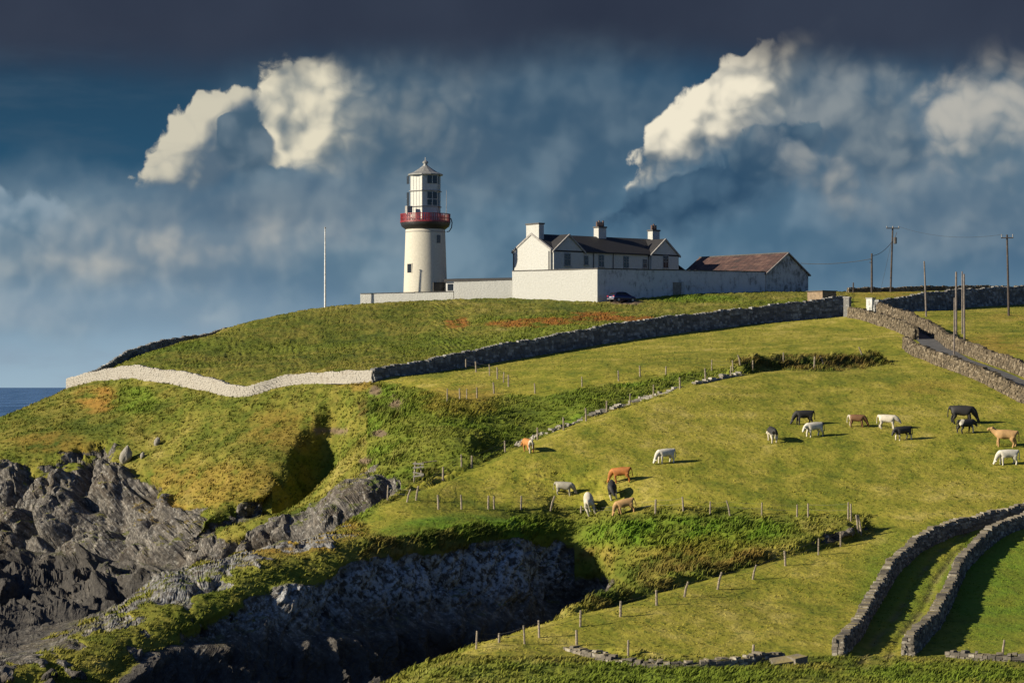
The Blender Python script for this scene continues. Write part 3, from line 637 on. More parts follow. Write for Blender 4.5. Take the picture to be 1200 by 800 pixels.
def tag(o, label, cat, group=None):
    o['label'] = label; o['category'] = cat
    o['kind'] = 'thing'
    if group: o['group'] = group
    return o
def thing(name, label, cat, loc, rz=0.0, group=None):
    o = bpy.data.objects.new(name, None); COL.objects.link(o); o.location = loc; o.rotation_euler = (0, 0, rz); o.empty_display_size = 0.5
    return tag(o, label, cat, group)

# ------------------------------------------------------------------ materials of built things
def plain(name, c, rough=0.8, metal=0.0, var=0.25, scale=3.0, bumpy=0.0):
    m, t, b = mat(name); p = objco(t); n = noise(t, p, scale, 5, 0.6)
    setc(t, b, mixc(t, n.ss(0.3, 0.7), tuple(v * (1 - var) for v in c), tuple(v * (1 + var) for v in c)))
    b.inputs['Roughness'].default_value = rough; b.inputs['Metallic'].default_value = metal
    if bumpy: bump(t, b, n, 0.6, bumpy)
    return m
def whitewash(name, c, stain, dark=(0.06, 0.065, 0.06), bmp=0.06):
    m, t, b = mat(name); p = objco(t)
    n1 = noise(t, p, 0.45, 5, 0.6); n2 = noise(t, p, 3.5, 5, 0.65); st = noise(t, scaled(t, p, 1.5, 1.5, .7), 1.0, 6, 0.7)
    k = mixc(t, n2.ss(0.3, 0.7), tuple(v * 0.86 for v in c), c)
    k = mixc(t, (st * 0.6 + n1 * 0.4 + (n2 - 0.5) * 0.25).ss(0.62 - stain * 0.22, 0.78 - stain * 0.16) * min(1.0, 0.35 + stain), k, dark)
    setc(t, b, k); b.inputs['Roughness'].default_value = 0.9
    bump(t, b, n2 + n1, 0.7, bmp)
    return m
def stonemat(name, a, bcol, lichen, lic=0.5, moss=None):
    m, t, b = mat(name); p = objco(t); geo = t.nodes.new('ShaderNodeNewGeometry')
    isl = S(t, geo.outputs['Random Per Island']); n = noise(t, p, 2.2, 5, 0.65); n3 = noise(t, p, 9.0, 4, 0.6)
    k = mixc(t, (isl * 0.7 + n * 0.5 - 0.1), a, bcol)
    k = mixc(t, (n * 0.55 + isl * 0.25 + n3 * 0.3).ss(0.60, 0.72) * lic, k, lichen)
    if moss:
        sn = t.nodes.new('ShaderNodeSeparateXYZ'); t.links.new(geo.outputs['Normal'], sn.inputs[0])
        k = mixc(t, S(t, sn.outputs[2]).ss(0.5, 0.9) * (noise(t, p, 0.8, 4) * .7 + isl * .3).ss(0.36, 0.56) * 0.8, k, moss)  # moss on upward faces; its warm tone also paints wall tops as sunlit
    setc(t, b, k); b.inputs['Roughness'].default_value = 0.95; bump(t, b, n + n3 * 0.5, 0.7, 0.06)
    return m
M_WHITE = whitewash('whitewashed_wall', (0.355, 0.355, 0.335), 0.26, (0.21, 0.19, 0.15), .1)
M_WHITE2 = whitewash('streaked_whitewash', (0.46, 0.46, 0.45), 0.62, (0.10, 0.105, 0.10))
M_ROUGHW = whitewash('limewashed_stone', (0.27, 0.25, 0.215), 0.46, (0.15, 0.12, 0.085))
M_TOWER = whitewash('lighthouse_paint', (0.41, 0.385, 0.32), 0.02, bmp=0.02)
M_LANT = whitewash('lantern_paint', (0.42, 0.42, 0.39), 0.10, bmp=0.01)
M_SLATE = plain('roof_slate', (0.008, 0.0075, 0.009), 0.75, 0, 0.35, 2.0)
M_GLASS = plain('dark_window_glass', (0.010, 0.012, 0.016), 0.15)
M_BLACK = plain('black_paint', (0.015, 0.014, 0.014), 0.5)
M_RED = plain('red_gallery_paint', (0.155, 0.011, 0.014), 0.45, 0, 0.3)
M_LEAD = plain('lead_roof', (0.22, 0.22, 0.21), 0.5, 0.3, 0.2)
M_TRIM = plain('grey_trim', (0.20, 0.19, 0.18), 0.7)
M_COPING = plain('dark_coping', (0.055, 0.052, 0.05), 0.85)
M_WOOD = plain('weathered_wood', (0.20, 0.165, 0.12), 0.9, 0, 0.4, 8.0)
M_POLE = plain('tarred_pole', (0.040, 0.030, 0.025), 0.85, 0, 0.45, 2.0)
M_PALEPOLE = plain('grey_pole', (0.12, 0.10, 0.085), 0.85, 0, 0.4, 2.0)
M_WIRE = plain('wire', (0.05, 0.05, 0.05), 0.6, 0.5)
M_CLAY = plain('chimney_pot_clay', (0.10, 0.06, 0.045), 0.85)
M_STONE = stonemat('field_stone', (0.038, 0.034, 0.029), (0.18, 0.155, 0.12), (0.30, 0.28, 0.23), 0.75, (0.21, 0.165, 0.055))
M_PALEST = stonemat('pale_rubble', (0.09, 0.08, 0.065), (0.26, 0.24, 0.20), (0.36, 0.34, 0.30), 0.6)
M_STONE2 = stonemat('dark_field_stone', (0.050, 0.050, 0.050), (0.20, 0.195, 0.185), (0.36, 0.36, 0.34), 0.65)
M_STONE3 = stonemat('tan_field_stone', (0.035, 0.028, 0.018), (0.130, 0.098, 0.058), (0.24, 0.21, 0.16), 0.5)

# ------------------------------------------------------------------ dry-stone walls: coursed stones round a rubble core
def resample(pts, step):
    pts = [Vector(p) for p in pts]; out = [pts[0]]; 
    L = [0]
    for a, b in zip(pts[:-1], pts[1:]): L.append(L[-1] + (b.xy - a.xy).length)
    n = max(2, int(L[-1] / step)); 
    res = []
    for i in range(n + 1):
        u = L[-1] * i / n; k = 0
        while k < len(L) - 2 and L[k + 1] < u: k += 1
        res.append(pts[k].lerp(pts[k + 1], (u - L[k]) / max(1e-6, L[k + 1] - L[k])))
    return res
def smooth_path(pts, step=1.0, it=3):
    p = resample(pts, step)
    for _ in range(it): p = [p[0]] + [(p[i - 1] + p[i] * 2 + p[i + 1]) / 4 for i in range(1, len(p) - 1)] + [p[-1]]
    return p
def stone_wall(name, label, pts, hs, thick, m, cat='stone wall', stone=(0.42, 0.22), cap=0.2, rough=0.05, top_jit=0.06, batter=0.06, group=None, base=-0.25, sides=(-1, 1), gapp=0.0):
    path = smooth_path(pts, 0.8, 3); n = len(path); W = MB()
    cl = [0.0]
    for a, b in zip(path[:-1], path[1:]): cl.append(cl[-1] + (b.xy - a.xy).length)
    Lt = cl[-1]; hs = [hs] if isinstance(hs, (int, float)) else hs
    def at(u):
        u = min(max(u, 0), Lt); i = min(int(np.searchsorted(cl, u)) , n - 1); i = max(i, 1); f = (u - cl[i - 1]) / max(1e-6, cl[i] - cl[i - 1])
        p = path[i - 1].lerp(path[i], f); a = path[max(i - 2, 0)]; b = path[min(i + 1, n - 1)]; d = (b - a).xy.normalized()
        return p, Vector((d.x, d.y, 0)), Vector((-d.y, d.x, 0))
    def hh(u): return float(np.interp(u / Lt, np.linspace(0, 1, len(hs)), hs)) + 0.07 * math.sin(u * 0.55) + 0.05 * math.sin(u * 1.7 + 1)
    # core
    vs = []
    for i, p in enumerate(path):
        _, d, nn = at(cl[i]); h = hh(cl[i]) - 0.06; t0, t1 = thick / 2 - 0.04, thick / 2 - batter - 0.05
        for sx, z in ((-t0, base), (t0, base), (t1, h), (-t1, h)): vs.append(p + nn * sx + Vector((0, 0, z)))
    W.add(vs, [(4 * i + k, 4 * i + (k + 1) % 4, 4 * i + 4 + (k + 1) % 4, 4 * i + 4 + k) for i in range(n - 1) for k in range(4)] + [(0, 1, 2, 3), (4 * n - 1, 4 * n - 2, 4 * n - 3, 4 * n - 4)])
    def blk(c, d, nn, l, w, h):
        j = lambda s: rnd.uniform(-s, s)
        vs = []
        for z in (-1, 1):
            for sx, sy in ((-1, -1), (1, -1), (1, 1), (-1, 1)):
                k = 0.82 if z > 0 else 1.0
                vs.append(c + d * (sx * l / 2 * (1 + j(.12))) + nn * (sy * w / 2 * k * (1 + j(.2))) + Vector((0, 0, z * h / 2 * (1 + j(.2)))))
        W.hexa(vs)
    for sd in sides:
        z = base; 
        while True:
            hc = stone[1] * rnd.uniform(0.8, 1.25); u = rnd.uniform(-0.2, 0)
            any_ = False
            while u < Lt:
                l = stone[0] * rnd.uniform(0.6, 1.5); um = min(max(u + l / 2, 0.0), Lt); H = hh(um)
                if z + hc * 0.6 < H:
                    any_ = True; p, d, nn = at(um); f = max(0, z) / max(H, .3)
                    off = thick / 2 - batter * f - 0.09 + rnd.uniform(-rough, rough)
                    blk(p + nn * (sd * off) + Vector((0, 0, z + hc / 2)), d, nn, l * 0.97, 0.24, hc * 0.96)
                u += l
            z += hc
            if not any_: break
    if cap:
        u = 0.0
        while u < Lt:
            l = stone[0] * rnd.uniform(0.35, 1.2); p, d, nn = at(u + l / 2); H = hh(u + l / 2); q_ = rnd.uniform(-.3, .3); d, nn = (d + nn * q_).normalized(), (nn - d * q_).normalized()
            if rnd.random() > gapp: blk(p + Vector((0, 0, H + cap / 2 - 0.05 + rnd.uniform(-top_jit, top_jit))) + nn * rnd.uniform(-.05, .05), d, nn, l * 0.95, (thick - 2 * batter) * rnd.uniform(0.8, 1.1), cap * rnd.uniform(0.8, 1.5))
            u += l
    # closed ends
    for u in (0.08, Lt - 0.08):
        z = base
        while z < hh(u) - 0.1:
            p, d, nn = at(u); hc = stone[1] * rnd.uniform(.8, 1.2)
            for q in (-0.25, 0.25): blk(p + nn * q * thick + Vector((0, 0, z + hc / 2)), d, nn, 0.26 + rnd.uniform(-.05, .1), thick * 0.5, hc * .96)
            z += hc
    o = W.build(name, m); tag(o, label, cat, group)
    return o
def ppts(lst, dmin=112): return [hit(px, py, dmin) for px, py in lst]
def pD(lst): return [Vector(((px - CX) * D / F, D, ground(px, D))) for px, D in lst]
# ------------------------------------------------------------------ stone walls
stone_wall('stone_wall', 'mossy dry-stone wall left of the curving grass lane, beside the pasture', ppts([(982, 768), (1002, 748), (1024, 708), (1046, 672), (1074, 645), (1114, 626), (1158, 615), (1204, 606), (1290, 600)]), [0.92, 1.0, 0.98, 0.95], 0.8, M_STONE, stone=(0.5, 0.2), cap=0.18)
stone_wall('stone_wall', 'mossy dry-stone wall right of the curving grass lane, squared near end', ppts([(1064, 768), (1095, 735), (1113, 700), (1126, 668), (1153, 640), (1173, 626), (1204, 614), (1290, 606)]), [1.1, 1.0, 0.97, 0.95], 0.8, M_STONE, stone=(0.5, 0.2), cap=0.18)
stone_wall('stone_wall', 'long shaded dark stone wall crossing the hill above the pasture', pD([(p, d) for p, _, d in wallB]), [1.25, 1.5, 1.9, 2.1, 2.3, 2.15, 2.2, 2.7], 0.7, M_STONE2, stone=(0.6, 0.3), cap=0.2)
stone_wall('white_wall', 'winding limewashed stone wall along the top of the sea slope', pD([(p, d) for p, _, d in wallW]), [1.2, 1.35, 1.5, 1.5, 1.6, 1.45, 1.1, 1.05, 1.1, 1.2], 0.6, M_ROUGHW, stone=(0.45, 0.22), cap=0.1, rough=0.015, top_jit=0.02)
stone_wall('stone_wall', 'dark stone wall on the seaward skyline, left of the lighthouse', pD([(83, 334), (120, 341), (150, 348), (175, 354), (200, 361), (230, 370), (260, 379), (320, 391), (380, 398), (424, 402)]), [0.5, 0.9, 1.5, 1.7, 1.2, 0.9, 0.7, 0.5], 0.6, M_STONE2, stone=(0.6, 0.3), cap=0.15)
stone_wall('stone_wall', 'low rough wall left of the tarred lane, from the bend up to the gate', ppts([(996, 372), (1018, 376), (1040, 383), (1060, 391), (1073, 398)], 285), [1.15, 1.2, 1.25, 1.3], 0.7, M_STONE3, stone=(0.5, 0.25), cap=0.25)
stone_wall('stone_wall', 'rough tan wall starting at the lane bend and running down to the right edge', ppts([(1061, 408), (1075, 418), (1100, 428), (1145, 444), (1200, 472), (1260, 500)], 240), [1.1, 1.2, 1.25, 1.3], 0.7, M_STONE3, stone=(0.5, 0.25), cap=0.25)
stone_wall('stone_wall', 'tan stone wall behind the bare poles on the right side of the tarred lane', ppts([(1030, 370), (1062, 380), (1092, 394), (1112, 408), (1155, 424), (1200, 441), (1260, 462)], 250), [1.5, 1.5, 1.4, 1.3, 1.25, 1.3], 0.7, M_STONE3, stone=(0.5, 0.25), cap=0.25)
stone_wall('stone_wall', 'high dark field wall behind the tall poles at the right edge', pD([(1027, 338.5), (1074, 349), (1135, 362), (1200, 376), (1300, 396)]), [1.6, 2.4, 2.5, 2.5, 2.5], 0.7, M_STONE2, stone=(0.6, 0.3), cap=0.25)
stone_wall('stone_wall', 'thin low wall on the far skyline behind the utility poles', pD([(994, 402), (1050, 406), (1110, 411), (1200, 417), (1320, 420)]), [0.55, 0.6, 0.55, 0.5], 0.6, M_STONE3, stone=(0.6, 0.25), cap=0.2)
stone_wall('rubble_wall', 'tumbled low stone wall along the bottom edge of the pasture', ppts([(668, 760), (700, 772), (740, 779), (800, 782), (850, 780), (890, 775), (915, 772)]), [0.12, 0.3, 0.25, 0.32, 0.35, 0.4], 0.8, M_STONE, stone=(0.45, 0.18), cap=0.14, top_jit=0.12, gapp=0.3)
stone_wall('rubble_wall', 'low line of pale rubble in the bottom right corner', ppts([(1112, 768), (1140, 772), (1170, 774), (1205, 775), (1240, 776)]), [0.2, 0.28, 0.3, 0.25], 0.8, M_STONE, stone=(0.4, 0.18), cap=0.14, top_jit=0.12, gapp=0.3)
stone_wall('rubble_wall', 'broken line of pale stones along the fence above the second gully', ppts([(608, 522), (640, 509), (680, 493), (712, 481), (745, 470), (790, 456), (830, 446), (868, 438)], 225), [0.02, 0.16, 0.0, 0.14, -.02, 0.12, 0.0], 0.8, M_PALEST, stone=(0.55, 0.22), cap=0.2, top_jit=0.14, gapp=0.45)

# fallen grey slab by the rubble
q = hit(920, 778); sl = MB()
for k, (dx, dy, l, w, h, rz, tx) in enumerate([(0, 0, 2.0, 1.0, .24, .2, .3), (.75, .1, 0.9, 1.0, .6, .5, .1)]):
    Mx = Matrix.Translation((dx, dy, .22)) @ Matrix.Rotation(rz, 4, 'Z') @ Matrix.Rotation(tx, 4, 'X') @ Matrix.Rotation(-.12, 4, 'Y')
    sl.hexa([Mx @ Vector((sx * l / 2 * (1 + .12 * ((i * 7 + k) % 3 - 1)), sy * w / 2 * (1 - .1 * (i % 2)), sz * h / 2)) for sz in (-1, 1) for i, (sx, sy) in enumerate(((-1, -1), (1, -1), (1, 1), (-1, 1)))])
so = sl.build('stone_slab', M_STONE); so.location = q; tag(so, 'fallen grey stone slab at the end of the low rubble wall', 'stone slab')

# pale boulders sticking out of the sea slope
for px, py, h, lab in ((147, 541, 2.3, 'tall pointed pale rock standing on the grassy sea slope'), (167, 536, .9, 'small pale rock right of the pointed one on the slope'), (184, 521, 1.2, 'pale rock highest up on the grassy sea slope')):
    q = hit(px, py, 255); bm = bmesh.new(); bmesh.ops.create_icosphere(bm, subdivisions=3, radius=0.5)
    for v in bm.verts:
        c = v.co.copy(); d = 1 + 0.28 * float(fbm3(np.array([c.x * 2.2 + px]), np.array([c.y * 2.2]), np.array([c.z * 2.2]), 3, 4)[0])
        v.co = Vector((c.x * d * h * .62, c.y * d * h * .55, c.z * d * h * (1.0 - .35 * abs(c.x) * 2)))
        v.co.x += v.co.z * 0.18
    me = bpy.data.meshes.new('rock'); bm.to_mesh(me); bm.free(); me.materials.append(M_PALEST)
    o = bpy.data.objects.new('rock', me); COL.objects.link(o); o.location = q + Vector((0, 0, h * .28)); tag(o, lab, 'rock')

# tarred lane between its walls
def ribbon(name, L, Rr, m, lift):
    me = MB(); n = len(L)
    vs = []
    for a, b in zip(L, Rr):
        for k in range(5):
            q = a.lerp(b, k / 4); vs.append(Vector((q.x, q.y, gz(q.x, q.y) + lift)))
    me.add(vs, [(5 * i + k, 5 * i + k + 1, 5 * i + 6 + k, 5 * i + 5 + k) for i in range(n - 1) for k in range(4)])
    o = me.build(name, m, smooth=True); o['kind'] = 'structure'; return o
M_TAR = plain('worn_asphalt', (0.055, 0.055, 0.058), 0.9, 0, 0.3, 1.2)
lc = smooth_path(ppts([(1008, 366), (1035, 373), (1062, 383), (1085, 396), (1098, 408), (1120, 422), (1160, 436), (1200, 454), (1260, 482)], 245), 1.5, 4)
Lp, Rp = [], []
for i, p in enumerate(lc):
    d = (lc[min(i + 1, len(lc) - 1)] - lc[max(i - 1, 0)]).xy.normalized(); nn = Vector((-d.y, d.x, 0)); Lp.append(p + nn * 1.5); Rp.append(p - nn * 1.5)
ribbon('lane', Lp, Rp, M_TAR, 0.06)
# ------------------------------------------------------------------ lighthouse
LB = Vector((-13.6, 402.0, 35.2))
lh = thing('lighthouse', 'white round lighthouse tower with red gallery and lantern room', 'lighthouse', LB, R(10))
def zl(py, D=402.0): return zof(py, D) - LB.z
MB().lathe([(3.55, -1.5), (3.48, 0.3), (3.10, zl(268.5))], 64).build('tower', M_TOWER, lh, True)
g = MB().lathe([(3.10, zl(269.2)), (3.30, zl(268)), (3.75, zl(265.5)), (3.88, zl(263)), (3.92, zl(261.2)), (3.0, zl(261.0))], 64); g.build('gallery_floor', M_BLACK, lh, True)
ra = MB(); zt, zb = zl(251.3), zl(261.2)
for r_, z_, h_ in ((3.9, zt, .10), (3.9, zb + .12, .22), (3.9, (zt + zb) / 2, .07)):
    n = 48
    for k in range(n):
        a0, a1 = 2 * math.pi * k / n, 2 * math.pi * (k + 1) / n; am = (a0 + a1) / 2
        ra.box((r_ * math.cos(am), r_ * math.sin(am), z_), (.09, 2 * r_ * math.sin(math.pi / n) + .02, h_), am)
for k in range(72):
    a = 2 * math.pi * k / 72; w = .17 if k % 6 else .30
    ra.box((3.9 * math.cos(a), 3.9 * math.sin(a), (zt + zb) / 2), (.05, w, zt - zb), a)
ra.build('railing', M_RED, lh)
HX = 2.46; PH = R(-110)                                        # six-sided lantern
def hexp(r, k): a = PH + 2 * math.pi * k / 6; return Vector((r * math.cos(a), r * math.sin(a), 0))
zr, z1, z2, ze = zl(261), zl(242.5), zl(224.2), zl(205)
lan = MB().lathe([(HX, zr), (HX, ze)], 6, ph=PH).build('lantern_room', M_LANT, lh)
for zz_ in (z1, z2): MB().lathe([(HX + .02, zz_ - .07), (HX + .26, zz_ - .05), (HX + .26, zz_ + .05), (HX + .02, zz_ + .07)], 6, ph=PH, cap=False).build('ledge', M_TRIM, lh)
for k in range(6):
    a, b = hexp(HX, k), hexp(HX, k + 1); mid_ = (a + b) / 2; t_ = (b - a).normalized(); nrm = mid_.normalized(); rz = math.atan2(t_.y, t_.x)
    if k in (3, 4): continue
    # framed panel seams
    sm = MB()
    for q in (-.5, -.25, 0, .25, .5): c = mid_ + t_ * q * HX * .98 + nrm * .02; sm.box((c.x, c.y, (zr + ze) / 2), (.05, .05, ze - zr - .05), rz)
    sm.build('mullion', M_LANT, lan)
    for z0_, z1_ in ((z1 + .16, z2 - .22), (z2 + 1.1, ze - .25)):
        off = .22 if k == 0 else (0 if k != 5 else -.9)
        w_ = 1.55 if k == 0 else .5
        c = mid_ + t_ * off * 1.9 + nrm * .045
        wn = MB().box((c.x, c.y, (z0_ + z1_) / 2), (w_, .04, z1_ - z0_), rz).build('window', M_GLASS, lan)
        c2 = c + nrm * .035; fr = MB().box((c2.x, c2.y, (z0_ + z1_) / 2), (.09, .04, z1_ - z0_), rz)
        if z1_ - z0_ > 1.5: fr.box((c2.x, c2.y, z0_ + (z1_ - z0_) * .45), (w_ - .01, .035, .08), rz)
        if k == 0: fr.build('window_bar', M_LANT, lan)
MB().lathe([(HX + .34, ze - .10), (HX + .36, ze + .06), (1.9, ze + .42), (1.15, ze + .90), (.42, ze + 1.42), (.40, ze + 1.50)], 12, ph=PH).build('lantern_roof', M_LEAD, lh)
MB().lathe([(.30, ze + 1.45), (.30, ze + 1.75), (.44, ze + 1.85), (.46, ze + 2.0), (.30, ze + 2.18), (.08, ze + 2.25), (.05, ze + 2.75)], 16).build('finial', M_LEAD, lh, True)
def on_tower(px, py, w, h, m, nm, out=0.05):
    x = (px - CX) * 400 / F - LB.x; z = zl(py, 399); r = np.interp(z, [0.3, zl(268.5)], [3.48, 3.10]); a = math.asin(max(-1, min(1, x / r)))
    wa = -math.pi / 2 + a - R(10)
    return MB().box(((r - .1 + out) * math.cos(wa), (r - .1 + out) * math.sin(wa), z), (.2, w, h), wa).build(nm, m, lh)
for px, py, w, h in ((513.8, 279.8, .72, 1.25), (480, 314, .9, 1.35)):
    fr = on_tower(px, py, w + .22, h + .22, M_TOWER, 'window_frame', .03)
    on_tower(px, py, w, h, M_GLASS, 'window', .07)
on_tower(514.3, 337, 2.15, 1.7, M_BLACK, 'door', .04)
MB().tube([(2.9, -2.5, zl(261)), (2.95, -2.55, zl(240)), (2.97, -2.56, zl(224))], [.05, .04, .025], 6).build('antenna', M_TRIM, lh)
cb = [(3.9 * math.cos(a), 3.9 * math.sin(a), z) for a, z in ((R(-28), zl(258)),)]
MB().tube([(3.85, -1.2, zl(256)), (4.05, -1.25, zl(261)), (3.95, -1.3, zl(267)), (3.55, -1.5, zl(271.5)), (3.15, -1.5, zl(272))], .08, 6).build('cable', M_BLACK, lh)
MB().lathe([(3.10, zl(272.6)), (3.18, zl(272.3)), (3.18, zl(271.8)), (3.08, zl(271.5))], 64, cap=False).build('string_band', M_TRIM, lh, True)
MB().box((-2.9, -1.9, zl(247.5)), (.9, .8, 1.3), .3).build('gallery_locker', M_TRIM, lh)

# ------------------------------------------------------------------ walls of the lighthouse station
def slab_wall(name, label, A, Bp, top, th, m, cop=0.14, cat='wall', zb=30.0):
    A, Bp = Vector(A), Vector(Bp); L = (Bp - A).length; rz = math.atan2((Bp - A).y, (Bp - A).x)
    base = min(gz(*A), gz(*Bp)) - 1.0
    r = thing(name, label, cat, (A.x, A.y, base), rz)
    n = max(2, int(L / 1.2)); w = MB(); vs = []
    zt = lambda u: (top[0] + (top[1] - top[0]) * u) - base
    for i in range(n + 1):
        u = i / n; x = L * u; wig = lambda s: float(fbm2(np.array([x * .6 + s]), np.array([s * 3.3]), 2, 6)[0]) * .03
        for y, z in ((wig(1), 0), (th + wig(2), 0), (th + wig(3), zt(u) + wig(4)), (wig(5), zt(u) + wig(4))): vs.append((x, y, z))
    w.add(vs, [(4 * i + k, 4 * i + (k + 1) % 4, 4 * i + 4 + (k + 1) % 4, 4 * i + 4 + k) for i in range(n) for k in range(4)] + [(0, 1, 2, 3), (4 * n + 3, 4 * n + 2, 4 * n + 1, 4 * n)])
    w.build('wall_face', m, r)
    c = MB()
    for i in range(n):
        a, b = L * i / n, L * (i + 1) / n; z = zt((i + .5) / n) + cop / 2 + rnd.uniform(0, .025)
        c.box(((a + b) / 2, th / 2, z + .012), (b - a - .015, th + .16, cop))
    c.build('coping', M_COPING, r)
    return r, base, L
K = Vector((12.67, 380.0)); dA = Vector((.79, .613)); dB = Vector((-.80, .60))
S0 = K + dA * 34.2; K2 = K + dB * 15.8
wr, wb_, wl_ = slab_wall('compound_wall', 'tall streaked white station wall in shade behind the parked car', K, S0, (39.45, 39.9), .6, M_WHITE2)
# doorway in it, with a pale reveal
td = ((798 - 793) * 0, 0)
def tpx(px): q = (px - CX) / F; return (q * K.y - K.x) / (dA.x - q * dA.y)
t0 = tpx(793); gzd = gz(*(K + dA * t0)) - wb_
MB().box((t0, -.04, gzd + .9), (1.55, .16, 2.0)).build('door', plain('faded_door', (0.17, 0.15, 0.12), .8), wr)
MB().box((t0 + 1.0, -.12, gzd + .95), (.42, .45, 2.15)).build('door_jamb', M_WHITE, wr)
# sun side: built from the far end so that its face looks outwards
slab_wall('compound_wall', 'tall sunlit white station wall left of the parked car', K2, K, (39.5, 39.42), .6, M_WHITE)
K3 = K2 + Vector((-.95, .30)) * 9.4; K4 = K2 + Vector((-.95, .30)) * 24.8
slab_wall('station_wall', 'medium height white wall right of the lighthouse foot', K3, K2 + Vector((-.02, .3)), (38.05, 38.25), .5, M_WHITE, .1)
slab_wall('station_wall', 'lowest long white wall in front of the lighthouse foot', K4, K3 + Vector((-.1, .25)), (36.35, 36.55), .5, M_WHITE, .1)

# flat-roofed store beside the tower
q0 = Vector((-10.3, 399.0)); q1 = Vector((.4, 394.5)); L = (q1 - q0).length; rz = math.atan2(q1.y - q0.y, q1.x - q0.x)
st = thing('store', 'low flat-roofed store with dark roof between lighthouse and tall wall', 'outbuilding', (q0.x, q0.y, 35.0), rz)
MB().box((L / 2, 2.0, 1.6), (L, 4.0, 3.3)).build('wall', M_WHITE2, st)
MB().prism([(-.3, 3.27), (4.3, 3.60), (4.3, 4.0), (-.3, 3.75)], -.2, L + .2).build('roof', M_SLATE, st)
MB().box((.75, -.03, 2.5), (.9, .1, 1.0)).build('window', M_GLASS, st)
MB().box((2.4, -.03, 1.2), (.9, .1, .8)).build('window', M_GLASS, st)

# ------------------------------------------------------------------ keepers' house
Hc = Vector((5.94, 396.0)); ZH = 35.0; aH = math.atan2(.61, .79); Lh, Wh = 26.4, 9.5; zE, zR = 43.1 - ZH, 45.65 - ZH
ho = thing('keepers_house', 'long white two-storey house with dark slate roof and three chimneys', 'house', (Hc.x, Hc.y, ZH), aH)
sec = [(0, 0), (Wh, 0), (Wh, zE), (Wh / 2, zR), (0, zE)]
w = MB().prism(sec, 0, Lh)
GB = [(.38, 6.35), (20.3, 26.05)]
for a, b in GB: w.prism([(a, 0), (b, 0), (b, zE - .1), ((a + b) / 2, zR - .2), (a, zE - .1)], -.35, 3.0, 'y')
w.build('wall', M_WHITE, ho)
rf = MB(); th = .22
def slope(x0, x1, y0, z0, y1, z1): rf.hexa([(x0, y0, z0), (x1, y0, z0), (x1, y1, z1), (x0, y1, z1), (x0, y0, z0 + th), (x1, y0, z0 + th), (x1, y1, z1 + th), (x0, y1, z1 + th)])
sl_ = (zR - zE) / (Wh / 2)
slope(.25, Lh - .25, -.4, zE - .4 * sl_ + .02, Wh / 2, zR + .02); slope(.25, Lh - .25, Wh + .4, zE - .4 * sl_ + .02, Wh / 2, zR + .02)
rf.build('roof', M_SLATE, ho)
for a, b in GB:
    gr = MB(); m_ = (a + b) / 2; s2_ = (zR - .2 - zE + .1) / ((b - a) / 2)
    for x_, sg in ((a, -1), (b, 1)):
        xo = x_ + sg * .25; zo = zE - .1 - .25 * s2_
        gr.hexa([(xo, -.30, zo + .03), (m_, -.30, zR - .17), (m_, Wh / 2, zR - .17), (xo, Wh / 2, zo + .03), (xo, -.30, zo + .22), (m_, -.30, zR + .03), (m_, Wh / 2, zR + .03), (xo, Wh / 2, zo + .22)])
    g_ = gr.build('gable_roof', M_SLATE, ho)
    vb = MB()
    for x_, sg in ((a, -1), (b, 1)):
        xo = x_ + sg * .3; zo = zE - .1 - .3 * s2_
        vb.hexa([(xo, -.62, zo - .02), (m_, -.62, zR - .24), (m_, -.352, zR - .24), (xo, -.352, zo - .02), (xo, -.62, zo + .26), (m_, -.62, zR + .06), (m_, -.352, zR + .06), (xo, -.352, zo + .26)])
    vb.build('bargeboard', M_TRIM, g_)
ec = MB()                                                            # raised coping of the sunlit end gable
for y0, y1 in ((-.25, Wh / 2), (Wh + .25, Wh / 2)):
    za = zE - .25 * sl_
    ec.hexa([(-.12, y0, za + .03), (.32, y0, za + .03), (.32, y1, zR + .03), (-.12, y1, zR + .03), (-.12, y0, za + .36), (.32, y0, za + .36), (.32, y1, zR + .36), (-.12, y1, zR + .36)])
ec.build('gable_coping', M_TRIM, ho)
def chimney(x, y, wx, wy, z0, z1, pots, lab):
    c = MB().box((x, y, (z0 + z1) / 2), (wx, wy, z1 - z0)).build('chimney', M_WHITE, ho); c['label'] = lab
    MB().box((x, y, z1 + .09), (wx + .22, wy + .22, .22)).build('chimney_cap', M_COPING, c)
    for k in range(pots):
        px_ = x + (k - (pots - 1) / 2) * .42; h = .75 + .2 * (k % 2)
        MB().lathe([(.17, z1 + .2), (.14, z1 + .2 + h), (.17, z1 + .22 + h)], 10, (px_, y)).build('chimney_pot', M_CLAY, c)
chimney(.55, Wh / 2 - .2, 1.0, 3.2, zE + .5, 47.3 - ZH, 0, 'broad white chimney on the sunlit gable')
chimney(13.9, Wh / 2, 1.6, 1.2, zR - .8, 47.3 - ZH, 4, 'middle chimney with four clay pots')
chimney(25.2, Wh / 2, 1.5, 1.2, zR - .8, 47.2 - ZH, 3, 'right chimney with three clay pots')
